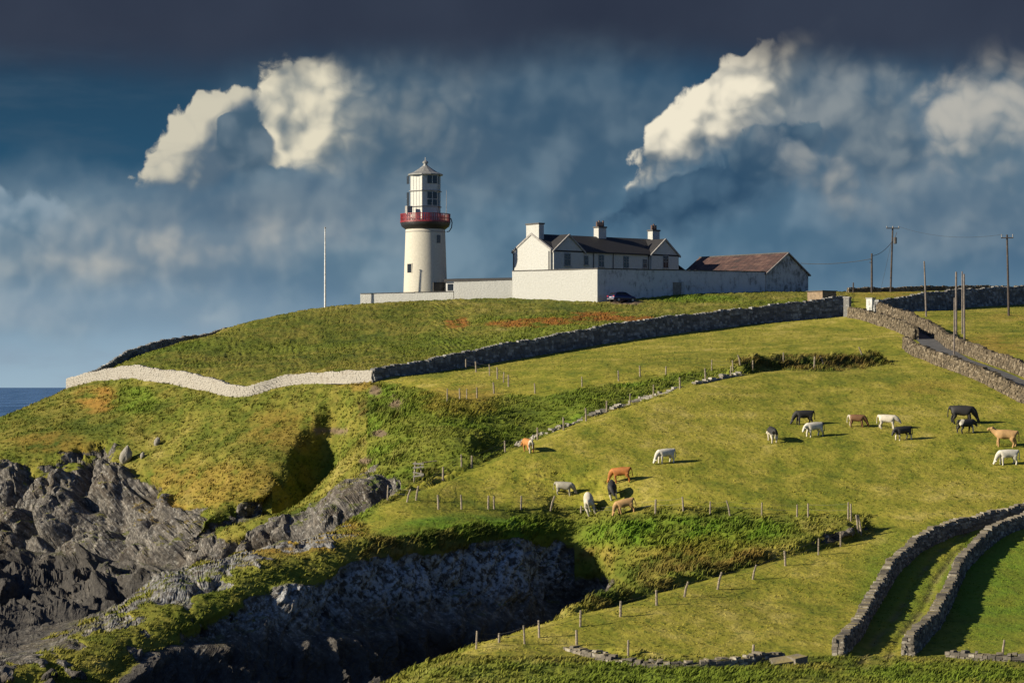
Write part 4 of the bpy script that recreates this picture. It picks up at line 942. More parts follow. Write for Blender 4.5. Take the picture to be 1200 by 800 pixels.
for x, w_, h_, zc_, y_ in ((3.1, 1.1, 1.8, 41.75, -.36), (7.15, .72, 1.3, 41.75, -.01), (10.2, .98, 1.75, 41.75, -.01), (15.3, 1.0, 1.75, 41.7, -.01), (19.2, .72, 1.3, 41.6, -.01), (23.3, 1.0, 1.9, 42.0, -.36)):
    z = zc_ - ZH
    f_ = MB().box((x, y_, z), (w_ + .16, .10, h_ + .16)).build('window', M_TRIM, ho)
    MB().box((x, y_ - .04, z), (w_, .05, h_)).build('pane', M_GLASS, f_)
    gb_ = MB().box((x, y_ - .075, z), (.05, .03, h_)).box((x, y_ - .078, z), (w_, .03, .07)); gb_.box((x, y_ - .08, z + h_ / 4), (w_, .02, .035)); gb_.build('glazing_bar', M_TRIM, f_)
    MB().box((x, y_ - .08, z - h_ / 2 - .13), (w_ + .3, .22, .1)).build('sill', M_TRIM, f_)
for x in (8.6, 12.6, 19.9): MB().tube([(x, -.1, 0), (x, -.1, zE - .15)], .06, 8).build('downpipe', M_COPING, ho)
MB().tube([(6.5, -.32, zE - .12), (20.2, -.32, zE - .12)], .08, 8).build('gutter', M_COPING, ho)
for y_ in (.3, Wh - .25): MB().tube([(-.08, y_, 0), (-.08, y_, zE - .1)], .07, 8).build('downpipe', M_COPING, ho)
# lean-to on the right end
MB().prism([(1.0, 0), (5.0, 0), (5.0, 5.6), (1.0, 5.6)], Lh + .003, Lh + 2.2).build('lean_to', M_WHITE, ho)
MB().hexa([(Lh + .01, .8, 6.8), (Lh + 2.5, .8, 5.5), (Lh + 2.5, 5.2, 5.5), (Lh + .01, 5.2, 6.8), (Lh + .01, .8, 7.0), (Lh + 2.5, .8, 5.7), (Lh + 2.5, 5.2, 5.7), (Lh + .01, 5.2, 7.0)]).build('lean_to_roof', M_SLATE, ho)

# ------------------------------------------------------------------ barn with the rusty roof
ZS = 36.0; gn = Vector((.65, -.76)); gd = Vector((.76, .65)); Wb, Lb_ = 9.6, 19.5
bx = math.atan2(gd.y, gd.x)                                        # local x across the gable, local y along the ridge away from us
ba = thing('barn', 'low stone barn with rust brown roof at the right end of the wall', 'barn', (S0.x + .15, S0.y + .05, ZS), bx)
ze_, zr_ = 39.75 - ZS, 43.0 - ZS
MB().prism([(0, -1), (Wb, -1), (Wb, ze_), (Wb / 2, zr_), (0, ze_)], 0, Lb_, 'y').build('wall', whitewash('flaking_whitewash', (0.42, 0.43, 0.42), 0.85), ba)
m, t, b = mat('rusty_roof'); p_ = objco(t); n1_ = noise(t, scaled(t, p_, 1, .35, 1), 1.1, 6, .65); n2_ = noise(t, p_, 7, 4, .6)
setc(t, b, mixc(t, n2_.ss(.58, .75) * .4, ramp(t, n1_, [(.3, (.018, .013, .013)), (.5, (.048, .022, .018)), (.66, (.10, .056, .042))]), (.05, .045, .042))); b.inputs['Roughness'].default_value = .8
slope_ = (zr_ - ze_) / (Wb / 2)
br = MB()
for x0, sg in ((-.3, 1), (Wb + .3, -1)):
    z0 = ze_ - .3 * slope_; n = 40
    for i in range(n):                                             # sheets with standing laps
        y0, y1 = -.2 + (Lb_ + .4) * i / n, -.2 + (Lb_ + .4) * (i + .96) / n; zz_ = .012 * (i % 2)
        br.hexa([(x0, y0, z0 + .03 + zz_), (x0, y1, z0 + .03 + zz_), (Wb / 2, y1, zr_ + .03 + zz_), (Wb / 2, y0, zr_ + .03 + zz_), (x0, y0, z0 + .13 + zz_), (x0, y1, z0 + .13 + zz_), (Wb / 2, y1, zr_ + .13 + zz_), (Wb / 2, y0, zr_ + .13 + zz_)])
    br.hexa([(x0, -.2, z0 + .02), (x0, Lb_ + .2, z0 + .02), (Wb / 2, Lb_ + .2, zr_ + .02), (Wb / 2, -.2, zr_ + .02), (x0, -.2, z0 + .09), (x0, Lb_ + .2, z0 + .09), (Wb / 2, Lb_ + .2, zr_ + .09), (Wb / 2, -.2, zr_ + .09)])
rfo = br.build('roof', m, ba)
MB().tube([(Wb / 2, -.2, zr_ + .12), (Wb / 2, Lb_ + .2, zr_ + .12)], .14, 8).build('ridge', M_COPING, rfo)
vg = MB()
for x0 in (-.3, Wb + .3):
    z0 = ze_ - .3 * slope_
    vg.hexa([(x0, -.34, z0), (Wb / 2, -.34, zr_), (Wb / 2, -.203, zr_), (x0, -.203, z0), (x0, -.34, z0 + .2), (Wb / 2, -.34, zr_ + .2), (Wb / 2, -.203, zr_ + .2), (x0, -.203, z0 + .2)])
vg.build('verge', M_TRIM, ba)

# ------------------------------------------------------------------ gate pier, hut, small things on the skyline
q = hit(1020.5, 364, 300); 
gp = thing('gate_pier', 'square white painted gate pier at the top of the tarred lane', 'gate pier', q, R(-38))
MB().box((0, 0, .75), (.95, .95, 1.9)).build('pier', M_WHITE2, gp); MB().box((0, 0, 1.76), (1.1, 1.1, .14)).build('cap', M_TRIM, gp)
mk_ = MB(); mk_.box((-.02, -.482, 1.2), (.10, .012, .55)).box((.12, -.482, 1.0), (.22, .012, .10)).box((.02, -.482, .8), (.28, .012, .08)); mk_.build('painted_mark', M_TRIM, gp)
q = hit(991, 371, 300)
gp = thing('gate_pier', 'grey stone gate pier where the long dark wall ends', 'gate pier', q + Vector((.3, .5, 0)), R(-30))
MB().box((0, 0, 1.2), (.8, .8, 2.7)).build('pier', M_STONE2, gp); MB().box((0, 0, 2.6), (.95, .95, .16)).build('cap', M_TRIM, gp)
q = Vector(((963 - CX) * 374 / F, 374, ground(963, 374)))
hu = thing('hut', 'small flat brown hut behind the long dark wall right of the barn', 'hut', q, R(40))
MB().box((0, 0, .6), (2.9, 3.0, 2.0)).build('wall', plain('brown_hut_boards', (0.17, 0.12, 0.075), .85), hu); MB().box((0, 0, 1.66), (3.2, 3.3, .12)).build('roof', M_COPING, hu)
q = Vector(((325 - CX) * 392 / F, 392, ground(325, 392)))
bo = thing('stone_block', 'small dark block on the skyline left of the flagpole', 'block', q, .3)
MB().box((0, 0, .35), (1.0, .8, .9)).box((0, 0, .84), (1.15, .95, .1)).build('block', M_COPING, bo)
q = Vector(((340 - CX) * 393 / F, 393, ground(340, 393)))
bo = thing('stone_block', 'tiny pale stone on the skyline between dark block and flagpole', 'block', q, .1)
MB().box((0, 0, .2), (.8, .5, .45)).box((.05, 0, .45), (.5, .4, .12)).build('block', M_STONE3, bo)
# ------------------------------------------------------------------ poles and wires
q = Vector(((381 - CX) * 394 / F, 394, ground(381, 394)))
fp = thing('flagpole', 'thin white flagpole standing alone on the mound left of the lighthouse', 'flagpole', q)
Hf = zof(268, 394) - q.z
MB().tube([(0, 0, -.5), (0, 0, Hf * .5), (0, 0, Hf)], [.16, .13, .08], 10).build('pole', plain('white_pole', (.45, .45, .44), .6), fp); MB().lathe([(.05, Hf), (.14, Hf + .1), (.12, Hf + .2), (.02, Hf + .28)], 10).build('truck', M_TRIM, fp)

def pole(px, D, top, label, r=.15, lean=0.0, m=M_POLE, name='wooden_pole', cat='pole', base_py=None):
    if base_py: q = hit(px, base_py, 245); D = q.y
    else: q = Vector(((px - CX) * D / F, D, ground(px, D)))
    H = zof(top, D) - q.z
    t_ = thing(name, label, cat, q)
    MB().tube([(0, 0, -.6), (lean * .5, 0, H * .5), (lean, 0, H)], [r, r * .9, r * .75], 10).build('shaft', m, t_)
    return t_, H, q
t1, H1, Q1 = pole(1043.6, 404, 265.5, 'tall tarred utility pole with crossarm and transformer on the skyline', .17, .35, name='utility_pole', cat='utility pole')
MB().box((.35, -.16, H1 - .28), (2.1, .12, .14), R(6)).build('crossarm', M_POLE, t1)
for x in (-.6, .35, 1.28): MB().lathe([(.06, H1 - .21), (.09, H1 - .05), (.05, H1 + .08)], 8, (x, -.16 + (x - .35) * .1)).build('insulator', M_TRIM, t1)
MB().lathe([(.02, H1 - 2.75), (.26, H1 - 2.7), (.26, H1 - 1.75), (.08, H1 - 1.65)], 12, (.72, -.12)).build('transformer', M_COPING, t1)
MB().tube([(.7, -.12, H1 - 1.7), (.9, -.12, H1 - 1.1), (.95, -.12, H1 - .9)], .04, 6).build('bracket', M_COPING, t1)
t2, H2, Q2 = pole(1021.6, 401, 297, 'short thick utility pole left of the crossarm pole', .19, 0, name='utility_pole', cat='utility pole')
for z in (H2 - .9, H2 - 1.4): MB().box((-.26, -.1, z), (.28, .1, .10)).build('bracket', M_COPING, t2)
t3, H3, Q3 = pole(1182.3, 0, 275, 'tall utility pole with a short crossarm at the far right', .16, -.25, base_py=370, name='utility_pole', cat='utility pole')
MB().box((-.25, -.14, H3 - .42), (1.6, .12, .13)).build('crossarm', M_POLE, t3)
for x in (-.98, .48): MB().lathe([(.05, H3 - .36), (.07, H3 - .1), (.09, H3 - .05), (.04, H3 + .06)], 8, (x, -.14)).build('insulator', M_TRIM, t3)
pole(1000, 398, 331, 'stubby post on the skyline right of the barn', .13, 0, name='wooden_post', cat='post')
pole(1085.6, 0, 306, 'leaning bare pole beside the tarred lane, left of the pole pair', .13, -.28, M_PALEPOLE, base_py=371)
pole(1120.5, 0, 318.5, 'tall thick bare grey pole, left one of the close pair by the lane', .155, 0, M_PALEPOLE, base_py=396)
pole(1118, 0, 349, 'shorter thin grey pole in front of the tall pair by the lane wall', .10, .05, M_PALEPOLE, base_py=416)
pole(1127.6, 0, 318, 'slim bare grey pole in the middle of the group by the lane', .10, 0, M_PALEPOLE, base_py=391)
pole(1130.2, 0, 321, 'bare grey pole rightmost in the group by the lane', .13, -.05, M_PALEPOLE, base_py=404)
def wire(label, a, b, sag, r=.025, name='overhead_wire', k=14):
    a, b = Vector(a), Vector(b)
    o = MB().tube([a.lerp(b, i / k) - Vector((0, 0, sag * 4 * (i / k) * (1 - i / k))) for i in range(k + 1)], r, 5).build(name, M_WIRE); tag(o, label, 'wire')
top2 = Q2 + Vector((-.35, -.1, H2 - .9)); top1 = Q1 + Vector((.2, -.15, H1 - 2.4))
wire('sagging wire from the barn gable to the short utility pole', Vector((45.9, 407.0, zof(308.5, 407))), top2, .35, .04)
wire('short wire rising from the short pole to the crossarm pole', Q2 + Vector((.15, -.1, H2 - .35)), top1, .45, .04)
wire('thin wire between the two tall crossarm poles', Q1 + Vector((1.25, -.1, H1)), Q3 + Vector((-.98, -.14, H3)), .9, .018, k=20)
wire('thin stay wire slanting down from the crossarm pole', Q1 + Vector((.1, -.1, H1 - 2.6)), Q1 + Vector((-1.6, -.3, .2)), 0, .02, 'stay_wire', 3)

# ------------------------------------------------------------------ field fences: posts and two strands of wire
def fence(label, posts, h=1.1, wires=True, dmin=112):
    """posts: (px, py, lean, height factor)"""
    P_ = [hit(p[0], p[1], dmin) for p in posts]
    t_ = thing('fence', label, 'fence', P_[0]); tops = []
    for p, q in zip(posts, P_):
        ln = p[2] if len(p) > 2 else rnd.uniform(-.08, .08); hk = h * (p[3] if len(p) > 3 else rnd.uniform(.9, 1.12)); l2 = rnd.uniform(-.1, .1)
        a = q - P_[0]; r = rnd.uniform(.065, .095)
        MB().tube([a + Vector((0, 0, -.4)), a + Vector((ln * hk * .5, l2 * hk * .5, hk * .55)), a + Vector((ln * hk, l2 * hk, hk))], [r, r * .98, r * .85], 7).build('fence_post', M_WOOD, t_)
        tops.append((a, ln * hk, l2 * hk, hk))
    if wires:
        w = MB()
        for f in (.9, .55):
            for (a, l, l2, hk), (b, m_, m2, hk2) in zip(tops[:-1], tops[1:]):
                w.tube([a + Vector((l * f, l2 * f, hk * f)), (a + b) / 2 + Vector(((l + m_) / 2 * f, (l2 + m2) / 2 * f, (hk + hk2) / 2 * f - .06)), b + Vector((m_ * f, m2 * f, hk2 * f))], .010, 4)
        w.build('fence_wire', M_WIRE, t_)
fence('post and wire fence along the stones above the second gully', [(454, 586), (476, 588, .35), (487, 586, .2), (519, 563), (541, 547), (553, 548), (592, 530), (630, 515), (660.6, 504), (687, 493), (711, 483.5), (738, 474), (765.6, 466), (797, 456), (827, 446), (856, 441), (882, 434)], 1.15, dmin=205)
fence('thin fence along the top edge of the grassy slope, above the stone line', [(627, 461), (682, 453), (725, 446), (750, 441), (780, 440), (834, 433), (859, 433), (868, 427, -.3)], 1.1, dmin=262)
fence('little fence turning a corner just below the dark boundary wall', [(546, 433), (558, 436), (574, 440), (583, 444), (590, 448), (596, 453), (579, 461), (559, 466), (547, 468), (539, 472), (524, 476)], 1.2, dmin=262)
fence('fence along the far rim of the near gully below the grazing cattle', [(514, 597), (541, 596), (572, 596), (579, 596), (610.6, 597), (644, 598, .35), (681, 602, 0, .6), (698, 603, 0, .5), (768, 600), (801, 600), (832, 602), (856, 603, -.28), (892.5, 604), (934, 606), (947, 606), (994, 609, 0, 1.25), (997, 610, 0, 1.2)], 1.15, dmin=195)
fence('fence on the turf bank along the near rim of the gully', [(1006, 622, -.15, 1.1), (1010, 625, -.2, 1.3), (985, 640), (959, 650), (920.6, 663), (881, 679, .3), (840, 690, .3), (801, 699, .3), (769.5, 709), (727, 722), (680, 734), (632, 747), (615, 754), (585, 752, 0, .5), (558, 760)], 1.15, dmin=140)
fence('three lone posts along the rubble at the bottom of the pasture', [(676, 756), (736, 769), (882, 771)], 0.95, False)
fence('single leaning post in the bottom right corner by the pale rubble', [(1174, 770, .15)], 1.15, False)
fence('posts standing in the dark hedge bank in the upper pasture', [(954, 432), (918, 425, 0, .9), (1012, 421, -.4), (966, 428, -.5, .8)], 1.2, False, 255)

# broken wooden gate above the cliff
q = hit(489, 566, 215); bg_ = thing('broken_gate', 'broken pale wooden gate frame at the cliff end of the fence', 'gate', q)
for a, b, r in (((-.35, 0, -.3), (-.15, .1, 2.0), .09), ((.55, .2, -.3), (.25, .1, 1.9), .08)): MB().tube([a, b], r, 8).build('gate_post', M_WOOD, bg_)
for z, tl in ((.55, .15), (.95, -.2), (1.35, .1), (1.75, -.05)): MB().hexa([(-.4, -.08, z), (.6, -.02, z + tl), (.6, .04, z + tl), (-.4, .02, z), (-.4, -.08, z + .14), (.6, -.02, z + tl + .14), (.6, .04, z + tl + .14), (-.4, .02, z + .14)]).build('rail', plain('bleached_board', (.30, .28, .24), .9), bg_)
MB().tube([(.4, .1, 1.9), (1.8, .6, 2.05)], .05, 6).build('loose_rail', M_WOOD, bg_)

# ------------------------------------------------------------------ parked car
M_CARP = plain('navy_car_paint', (0.012, 0.016, 0.06), 0.25, .3, .05); M_TYRE = plain('tyre', (.015, .015, .015), .9); M_RIM = plain('alloy', (.22, .22, .24), .35, .7); M_TL = plain('red_lamp', (.25, .01, .02), .3); M_PLATE = plain('pale_plate', (.42, .38, .40), .5)
cp = K + dA * 2.9 + Vector((.61, -.79)) * 2.2; cz = gz(*cp) + .02
car = thing('parked_car', 'dark blue hatchback car parked beside the shaded white wall', 'car', (cp.x, cp.y, cz), math.atan2(dA.y, dA.x))
# body: cross-sections along the length, bonnet towards +x
secs = [(-2.18, .42, .78, .80), (-2.10, .30, .98, .86), (-1.6, .26, 1.02, .89), (-.3, .25, 1.0, .90), (.9, .25, .98, .90), (1.35, .26, .93, .88), (2.0, .28, .80, .82), (2.2, .40, .66, .70)]
bd = MB(); o_ = []
for x, z0, z1, hw in secs:
    o_ += [(x, -hw * .93, z0), (x, -hw, z0 + .2), (x, -hw, z1 - .15), (x, -hw * .9, z1), (x, hw * .9, z1), (x, hw, z1 - .15), (x, hw, z0 + .2), (x, hw * .93, z0)]
bd.add(o_, [(8 * i + k, 8 * i + (k + 1) % 8, 8 * i + 8 + (k + 1) % 8, 8 * i + 8 + k) for i in range(len(secs) - 1) for k in range(8)] + [tuple(range(7, -1, -1)), tuple(range(8 * (len(secs) - 1), 8 * len(secs)))])
bd.build('body', M_CARP, car, True)
cab = MB(); cs = [(-2.0, .98, .80), (-1.55, 1.40, .64), (-.9, 1.50, .62), (-.1, 1.50, .62), (.35, 1.42, .64), (1.15, .97, .80)]
n = len(cs); cab.add([(x, s_ * w_, z) for x, z, w_ in cs for s_ in (-1, 1)], [(2 * i, 2 * i + 1, 2 * i + 3, 2 * i + 2) for i in range(n - 1)] + [tuple(2 * i for i in range(n))] + [tuple(2 * i + 1 for i in range(n - 1, -1, -1))] + [(0, 2 * n - 2, 2 * n - 1, 1)])
cab.build('cabin', M_CARP, car)
for s_ in (-1, 1):
    for x0, x1, x2, x3 in ((-1.72, -.62, -.62, -1.42), (-.55, .85, .25, -.55)):
        y = lambda z: s_ * (np.interp(z, [.97, 1.42], [.80, .64]) + .012)
        MB().add([(x0, y(1.05), 1.05), (x1, y(1.05), 1.05), (x2, y(1.40), 1.40), (x3, y(1.40), 1.40), (x0, y(1.05) - s_ * .05, 1.05), (x1, y(1.05) - s_ * .05, 1.05), (x2, y(1.4) - s_ * .05, 1.4), (x3, y(1.4) - s_ * .05, 1.4)], [(0, 1, 2, 3), (7, 6, 5, 4), (0, 4, 5, 1), (1, 5, 6, 2), (2, 6, 7, 3), (3, 7, 4, 0)]).build('side_window', M_GLASS, car)
    for x in (-1.35, 1.35):
        wh = MB().tube([(x, s_ * .70, .33), (x, s_ * .91, .33)], .33, 22).build('wheel', M_TYRE, car); MB().tube([(x, s_ * .90, .33), (x, s_ * .925, .33)], .21, 16).build('rim', M_RIM, wh)
    MB().box((-2.13, s_ * .68, .86), (.12, .30, .17)).build('tail_light', M_TL, car); MB().box((2.12, s_ * .60, .66), (.16, .26, .12)).build('headlight', M_RIM, car)
    MB().box((.75, s_ * .98, 1.02), (.12, .16, .12)).build('mirror', M_CARP, car)
MB().add([(-2.03, -.62, 1.02), (-2.03, .62, 1.02), (-1.62, .55, 1.38), (-1.62, -.55, 1.38), (-1.97, -.62, 1.0), (-1.97, .62, 1.0), (-1.56, .55, 1.36), (-1.56, -.55, 1.36)], [(0, 1, 2, 3), (7, 6, 5, 4), (0, 4, 5, 1), (1, 5, 6, 2), (2, 6, 7, 3), (3, 7, 4, 0)]).build('rear_window', M_GLASS, car)
MB().box((-2.17, 0, .70), (.06, .52, .13)).build('number_plate', M_PLATE, car)
MB().box((-2.16, 0, .45), (.14, 1.5, .16)).build('bumper', M_RIM, car)

# ------------------------------------------------------------------ cattle
def cow_mesh(pose, seed=0):
    """one continuous skinned body; x forward, feet on z=0, about 1.4 m at the withers"""
    V, E, Rr = [], [], []
    def nv(p, r, par=None):
        V.append(p); Rr.append(r if isinstance(r, tuple) else (r, r)); i = len(V) - 1
        if par is not None: E.append((par, i))
        return i
    pel = nv((-.66, 0, 1.02), (.36, .36)); loin = nv((-.30, 0, .96), (.42, .45), pel); bel = nv((.10, 0, .92), (.44, .48), loin); chest = nv((.48, 0, .95), (.37, .46), bel); wi = nv((.74, 0, 1.02), (.27, .36), chest)
    tail0 = nv((-.96, 0, 1.16), (.17, .17), pel); t1_ = nv((-1.06, .01, 1.02), .04, tail0); t2_ = nv((-1.09, .02, .72), .035, t1_); nv((-1.08, .03, .45), .06, t2_)
    if pose == 'graze': nk = [(.98, 0, .84), (1.12, .02, .60), (1.20, .04, .36)]; hd = [(1.31, .05, .21), (1.41, .06, .11)]
    elif pose == 'up': nk = [(.98, 0, 1.16), (1.12, .01, 1.36)]; hd = [(1.30, .05, 1.33), (1.50, .10, 1.20)]
    else: nk = [(.98, 0, .96), (1.12, .06, .82)]; hd = [(1.26, .13, .66), (1.36, .18, .50)]
    par = wi
    for k, p in enumerate(nk): par = nv(p, (.20, .27) if k == 0 else (.155, .185), par)
    pp = nv(hd[0], (.135, .125), par); nv(hd[1], (.10, .09), pp)
    hb = Vector(V[par])
    for s_ in (-1, 1): e = nv((hb.x - .02, hb.y + s_ * .12, hb.z + .05), .045, par); nv((hb.x - .05, hb.y + s_ * .27, hb.z + .04), (.05, .02), e)
    rr = random.Random(seed)
    for s_ in (-1, 1):
        st = rr.uniform(-.10, .10)
        h = nv((-.64, s_ * .22, .84), (.23, .19), pel); kn = nv((-.56 + st, s_ * .25, .62), (.17, .13), h); hk = nv((-.76 + st, s_ * .23, .40), (.09, .075), kn); ft = nv((-.71 + st * 1.5, s_ * .23, .11), .07, hk); nv((-.67 + st * 1.5, s_ * .23, .02), (.085, .075), ft)
        st = rr.uniform(-.10, .12)
        sh = nv((.56, s_ * .21, .78), (.18, .17), chest); el = nv((.55 + st * .3, s_ * .22, .56), (.12, .11), sh); wr = nv((.57 + st, s_ * .21, .34), .085, el); ft = nv((.56 + st, s_ * .21, .10), .065, wr); nv((.59 + st, s_ * .21, .02), (.08, .075), ft)
    me = bpy.data.meshes.new('cow_skeleton'); me.from_pydata([Vector(v) for v in V], E, []); me.update()
    o = bpy.data.objects.new('cow_skeleton', me); COL.objects.link(o)
    sk = o.modifiers.new('Skin', 'SKIN'); sk.branch_smoothing = 0.6
    for i, d in enumerate(me.skin_vertices[0].data): d.radius = (Rr[i][0], Rr[i][1]); d.use_root = (i == 0)
    sb = o.modifiers.new('Sub', 'SUBSURF'); sb.levels = 2; sb.render_levels = 2
    dg = bpy.context.evaluated_depsgraph_get(); ev = o.evaluated_get(dg); m2 = bpy.data.meshes.new_from_object(ev)
    bpy.data.objects.remove(o); m2.name = 'cow_' + pose
    m2.polygons.foreach_set('use_smooth', [True] * len(m2.polygons))
    zmin = min(v.co.z for v in m2.vertices)
    for v in m2.vertices: v.co.z -= zmin + .02
    return m2
COW = {k: cow_mesh(k, s_) for s_, k in enumerate(('graze', 'up', 'low'))}
def coat(name, base, second=None, where=None, muzzle=None):
    m, t, b = mat(name); p = objco(t); n = noise(t, p, 2.2, 4, .6); sp = t.nodes.new('ShaderNodeSeparateXYZ'); t.links.new(p.k, sp.inputs[0]); x, y, z = (S(t, o) for o in sp.outputs)
    k = mixc(t, n.ss(.3, .7), tuple(v * .8 for v in base), tuple(v * 1.15 for v in base))
    if where == 'legs': k = mixc(t, (z + (n - .5) * .3).ss(.52, .42), k, second)
    if where == 'belly': k = mixc(t, (z + (n - .5) * .5).ss(.80, .68), k, second)
    if where == 'rump': k = mixc(t, (x + (n - .5) * .3).ss(-.68, -.85), k, second)
    if where == 'patch': k = mixc(t, noise(t, p, 1.4, 2, .4).ss(.55, .58), k, second)
    if muzzle: k = mixc(t, (x + (n - .5) * .1).ss(1.33, 1.45), k, muzzle)
    setc(t, b, k); b.inputs['Roughness'].default_value = .75
    return m
W_ = (.42, .38, .30)
CT = dict(orange=coat('orange_coat', (.30, .105, .018)), orangew=coat('orange_coat_pale_rump', (.32, .135, .03), W_, 'rump'), tan=coat('tan_coat', (.33, .195, .075)), grey=coat('pale_grey_coat', (.26, .24, .19), muzzle=(.05, .045, .04)), cream=coat('cream_coat', W_),
          white=coat('white_coat', (.46, .43, .36)), whited=coat('white_coat_dark_rump', (.44, .41, .34), (.05, .045, .04), 'rump'), black=coat('black_coat', (.012, .011, .011)), blackw=coat('black_coat_white_legs', (.013, .012, .012), W_, 'legs'), blackb=coat('black_coat_white_belly', (.013, .012, .012), W_, 'belly'),
          blackp=coat('black_white_patched_coat', (.013, .012, .012), W_, 'patch'), brown=coat('brown_coat_pale_rump', (.13, .060, .022), W_, 'rump'))
# px, py of the feet, heading in degrees (0 = to the right, 90 = away, 270 = towards us), height factor, pose, coat, label
HERD = [(619.5, 529, 115, 1.0, 'low', 'orangew', 'orange cow with pale rump seen from behind, beside the stone line'),
        (661, 579, 350, .98, 'graze', 'grey', 'pale grey cow in profile with its dark muzzle down to the right'),
        (694, 599, 80, 1.30, 'graze', 'cream', 'large cream cow seen from behind above the gully fence'),
        (729, 564, 172, 1.08, 'graze', 'orange', 'deep orange cow behind the black one facing us'),
        (719.5, 582, 262, 1.12, 'low', 'blackw', 'black cow with white legs standing head-on before the orange cow'),
        (734, 601, 190, 1.02, 'graze', 'tan', 'pale orange cow grazing close above the gully fence'),
        (780, 542, 205, 1.06, 'graze', 'white', 'lone white cow grazing in the middle of the pasture'),
        (905, 517, 100, 1.10, 'low', 'blackb', 'black cow with white hind parts at the left of the upper herd'),
        (942, 497, 188, 1.12, 'graze', 'black', 'all-black cow grazing behind the white cow with dark rump'),
        (954, 511, 200, 1.10, 'low', 'whited', 'white cow with a dark rump in front of the black one'),
        (1004, 500, 352, .98, 'graze', 'brown', 'brown cow with pale hindquarters grazing alone to the right'),
        (1040, 502, 340, 1.10, 'low', 'cream', 'whitish cow with its head behind the black calf'),
        (1058, 515, 200, 1.05, 'low', 'blackw', 'black calf with white feet covering the whitish cow'),
        (1127, 496, 355, 1.42, 'graze', 'black', 'biggest black cow beside the black and white calf'),
        (1132, 507, 20, 1.08, 'low', 'blackp', 'black and white patched calf in front of the biggest black cow'),
        (1178, 523, 165, 1.30, 'up', 'tan', 'tan cow with raised head near the right edge'),
        (1181, 544, 185, 1.12, 'graze', 'white', 'white calf grazing below the tan cow at the right edge')]
for px, py, hd_, k, pose, ct, lab in HERD:
    q = hit(px, py, 195); o = bpy.data.objects.new('cow', COW[pose]); COL.objects.link(o)
    if not COW[pose].materials: COW[pose].materials.append(CT['white'])
    o.material_slots[0].link = 'OBJECT'; o.material_slots[0].material = CT[ct]
    a = R(hd_); fx, fy = math.cos(a), math.sin(a); e = .7
    n_ = Vector((-(gz(q.x + e, q.y) - gz(q.x - e, q.y)) / (2 * e), -(gz(q.x, q.y + e) - gz(q.x, q.y - e)) / (2 * e), 1)).normalized()
    fw = Vector((fx, fy, 0)); fw = (fw - n_ * fw.dot(n_)).normalized(); n2_ = (n_ * .7 + Vector((0, 0, .3))).normalized(); fw = (fw - n2_ * fw.dot(n2_)).normalized(); sd = n2_.cross(fw)
    rot = Matrix((fw, sd, n2_)).transposed().to_4x4()
    o.matrix_world = Matrix.Translation(q - Vector((0, 0, .03))) @ rot @ Matrix.Diagonal((k * .84, k * .95, k * .97, 1))
    tag(o, lab, 'cow', 'cattle grazing on the hillside pasture')
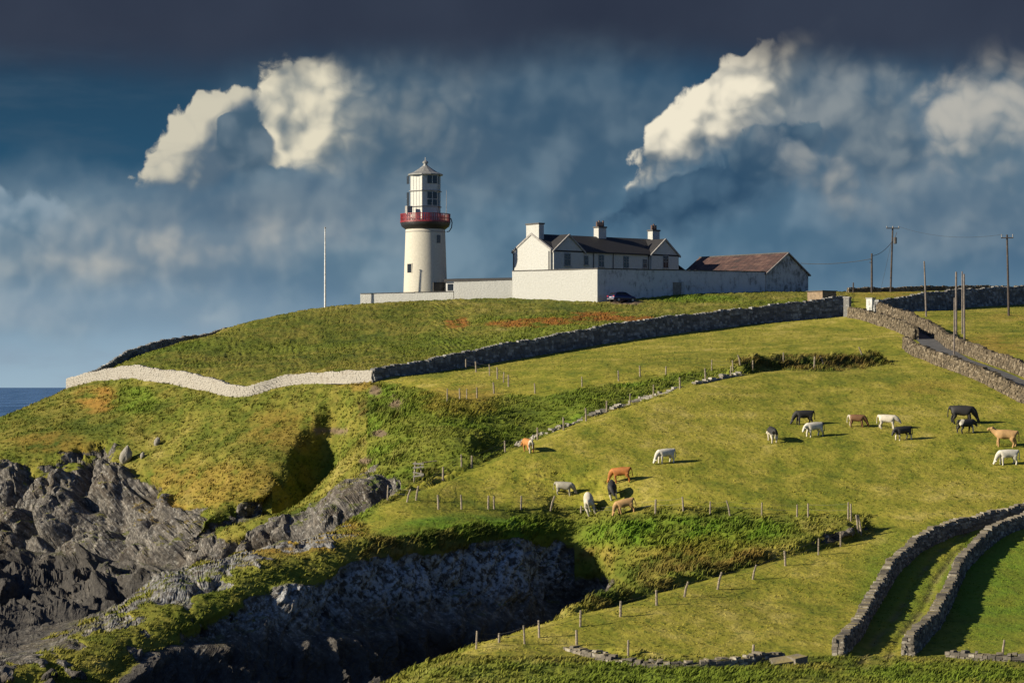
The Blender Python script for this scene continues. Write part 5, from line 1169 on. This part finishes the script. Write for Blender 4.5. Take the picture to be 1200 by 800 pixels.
# ------------------------------------------------------------------ grass: tussocks over the turf, one mesh
def build_grass():
    me0 = terrain.data; nv_ = len(me0.vertices)
    co = np.empty(nv_ * 3, np.float32); me0.vertices.foreach_get('co', co); co = co.reshape(-1, 3)
    A = {}
    for k in ('rock', 'field', 'lush', 'bracken', 'scrub', 'mound', 'dirt', 'dock'):
        a = np.empty(nv_, np.float32); me0.attributes[k].data.foreach_get('value', a); A[k] = a
    rng = np.random.default_rng(5)
    nP = len(me0.polygons); lv = np.empty(nP * 4, np.int32); me0.loops.foreach_get('vertex_index', lv); lv = lv.reshape(-1, 4)
    p0, p1, p2, p3 = (co[lv[:, i]] for i in range(4)); area = 0.5 * np.linalg.norm(np.cross(p2 - p0, p3 - p1), axis=1)
    c = (p0 + p2) / 2; px = CX + F * c[:, 0] / c[:, 1]; py = HY - (c[:, 2] - ZC) / c[:, 1] * F
    vis = (px > -40) & (px < 1240) & (py < 830) & (c[:, 1] < 402)
    fa = {k: A[k][lv].mean(1) for k in A}
    fore = (c[:, 1] < 172) & (py > 765)
    dens = 2.2 + 4.0 * (1 - fa['field']) + 4 * fa['scrub'] + 2 * fa['lush'] - 1.5 * fore
    dens *= np.clip(1 - fa['rock'] * 1.4, 0, 1) * (1 - fa['dirt'] * .9) * vis * np.clip((230 / c[:, 1]) ** 1.2, .4, 1.6)
    # keep the tarred lane clear
    ln_ = np.zeros(len(c), bool)
    for q in lc: ln_ |= (np.abs(c[:, 0] - q.x) < 2.3) & (np.abs(c[:, 1] - q.y) < 2.3)
    dens[ln_] = 0
    w = area * dens; n = int(min(w.sum(), 120000)); idx = rng.choice(nP, n, p=w / w.sum())
    u, v = rng.random(n)[:, None], rng.random(n)[:, None]
    base = (p0[idx] * (1 - u) + p1[idx] * u) * (1 - v) + (p3[idx] * (1 - u) + p2[idx] * u) * v
    f = {k: fa[k][idx] for k in fa}
    clump = 0.6 + 0.8 * vnoise2(base[:, 0] / 1.7, base[:, 1] / 1.7, 3)
    h = (0.10 * f['field'] + (0.24 + 0.14 * f['lush'] - 0.10 * f['mound']) * (1 - f['field']) + 0.30 * f['scrub']) * clump * rng.uniform(.7, 1.3, n)
    NB = 5; B = np.repeat(base, NB, 0); H = np.repeat(h, NB) * rng.uniform(.6, 1.2, n * NB)
    ang = rng.uniform(0, 2 * np.pi, n * NB); sp = rng.uniform(0, .16, n * NB) + H * .25
    B = B + np.stack([np.cos(ang) * sp, np.sin(ang) * sp, np.zeros(n * NB)], 1)
    lean = np.stack([np.cos(ang) * .35 + .7, np.sin(ang) * .35 + .1, np.full(n * NB, .9)], 1)      # combed by the wind off the sea
    wd = rng.uniform(.025, .055, n * NB) + H * .03; a2 = rng.uniform(0, np.pi, n * NB); side = np.stack([np.cos(a2) * wd, np.sin(a2) * wd, np.zeros(n * NB)], 1)
    B[:, 2] -= .05
    mid_ = B + np.stack([lean[:, 0] * H * .25, lean[:, 1] * H * .25, H * .6], 1); tip = B + lean * H[:, None]
    V = np.stack([B - side, B + side, mid_ + side * .6, mid_ - side * .6, tip], 1).reshape(-1, 3).astype(np.float32)
    m = n * NB; o = np.arange(m)[:, None] * 5
    quads = (o + np.array([0, 1, 2, 3])); tris = (o + np.array([3, 2, 4]))
    me = bpy.data.meshes.new('grass'); me.vertices.add(len(V)); me.vertices.foreach_set('co', V.reshape(-1))
    loops = np.concatenate([quads, tris], 1).reshape(-1); me.loops.add(len(loops)); me.loops.foreach_set('vertex_index', loops.astype(np.int32))
    ls = (np.arange(m)[:, None] * 7 + np.array([0, 4])).reshape(-1); me.polygons.add(len(ls)); me.polygons.foreach_set('loop_start', ls.astype(np.int32))
    me.update(calc_edges=True)
    for k in A:
        at = me.attributes.new(k, 'FLOAT', 'POINT'); at.data.foreach_set('value', np.repeat(f[k] * (0 if k == 'rock' else 1), NB * 5).astype(np.float32))
    ob = bpy.data.objects.new('grass', me); COL.objects.link(ob); ob['kind'] = 'stuff'
    me.materials.append(terrain.data.materials[0])
build_grass()
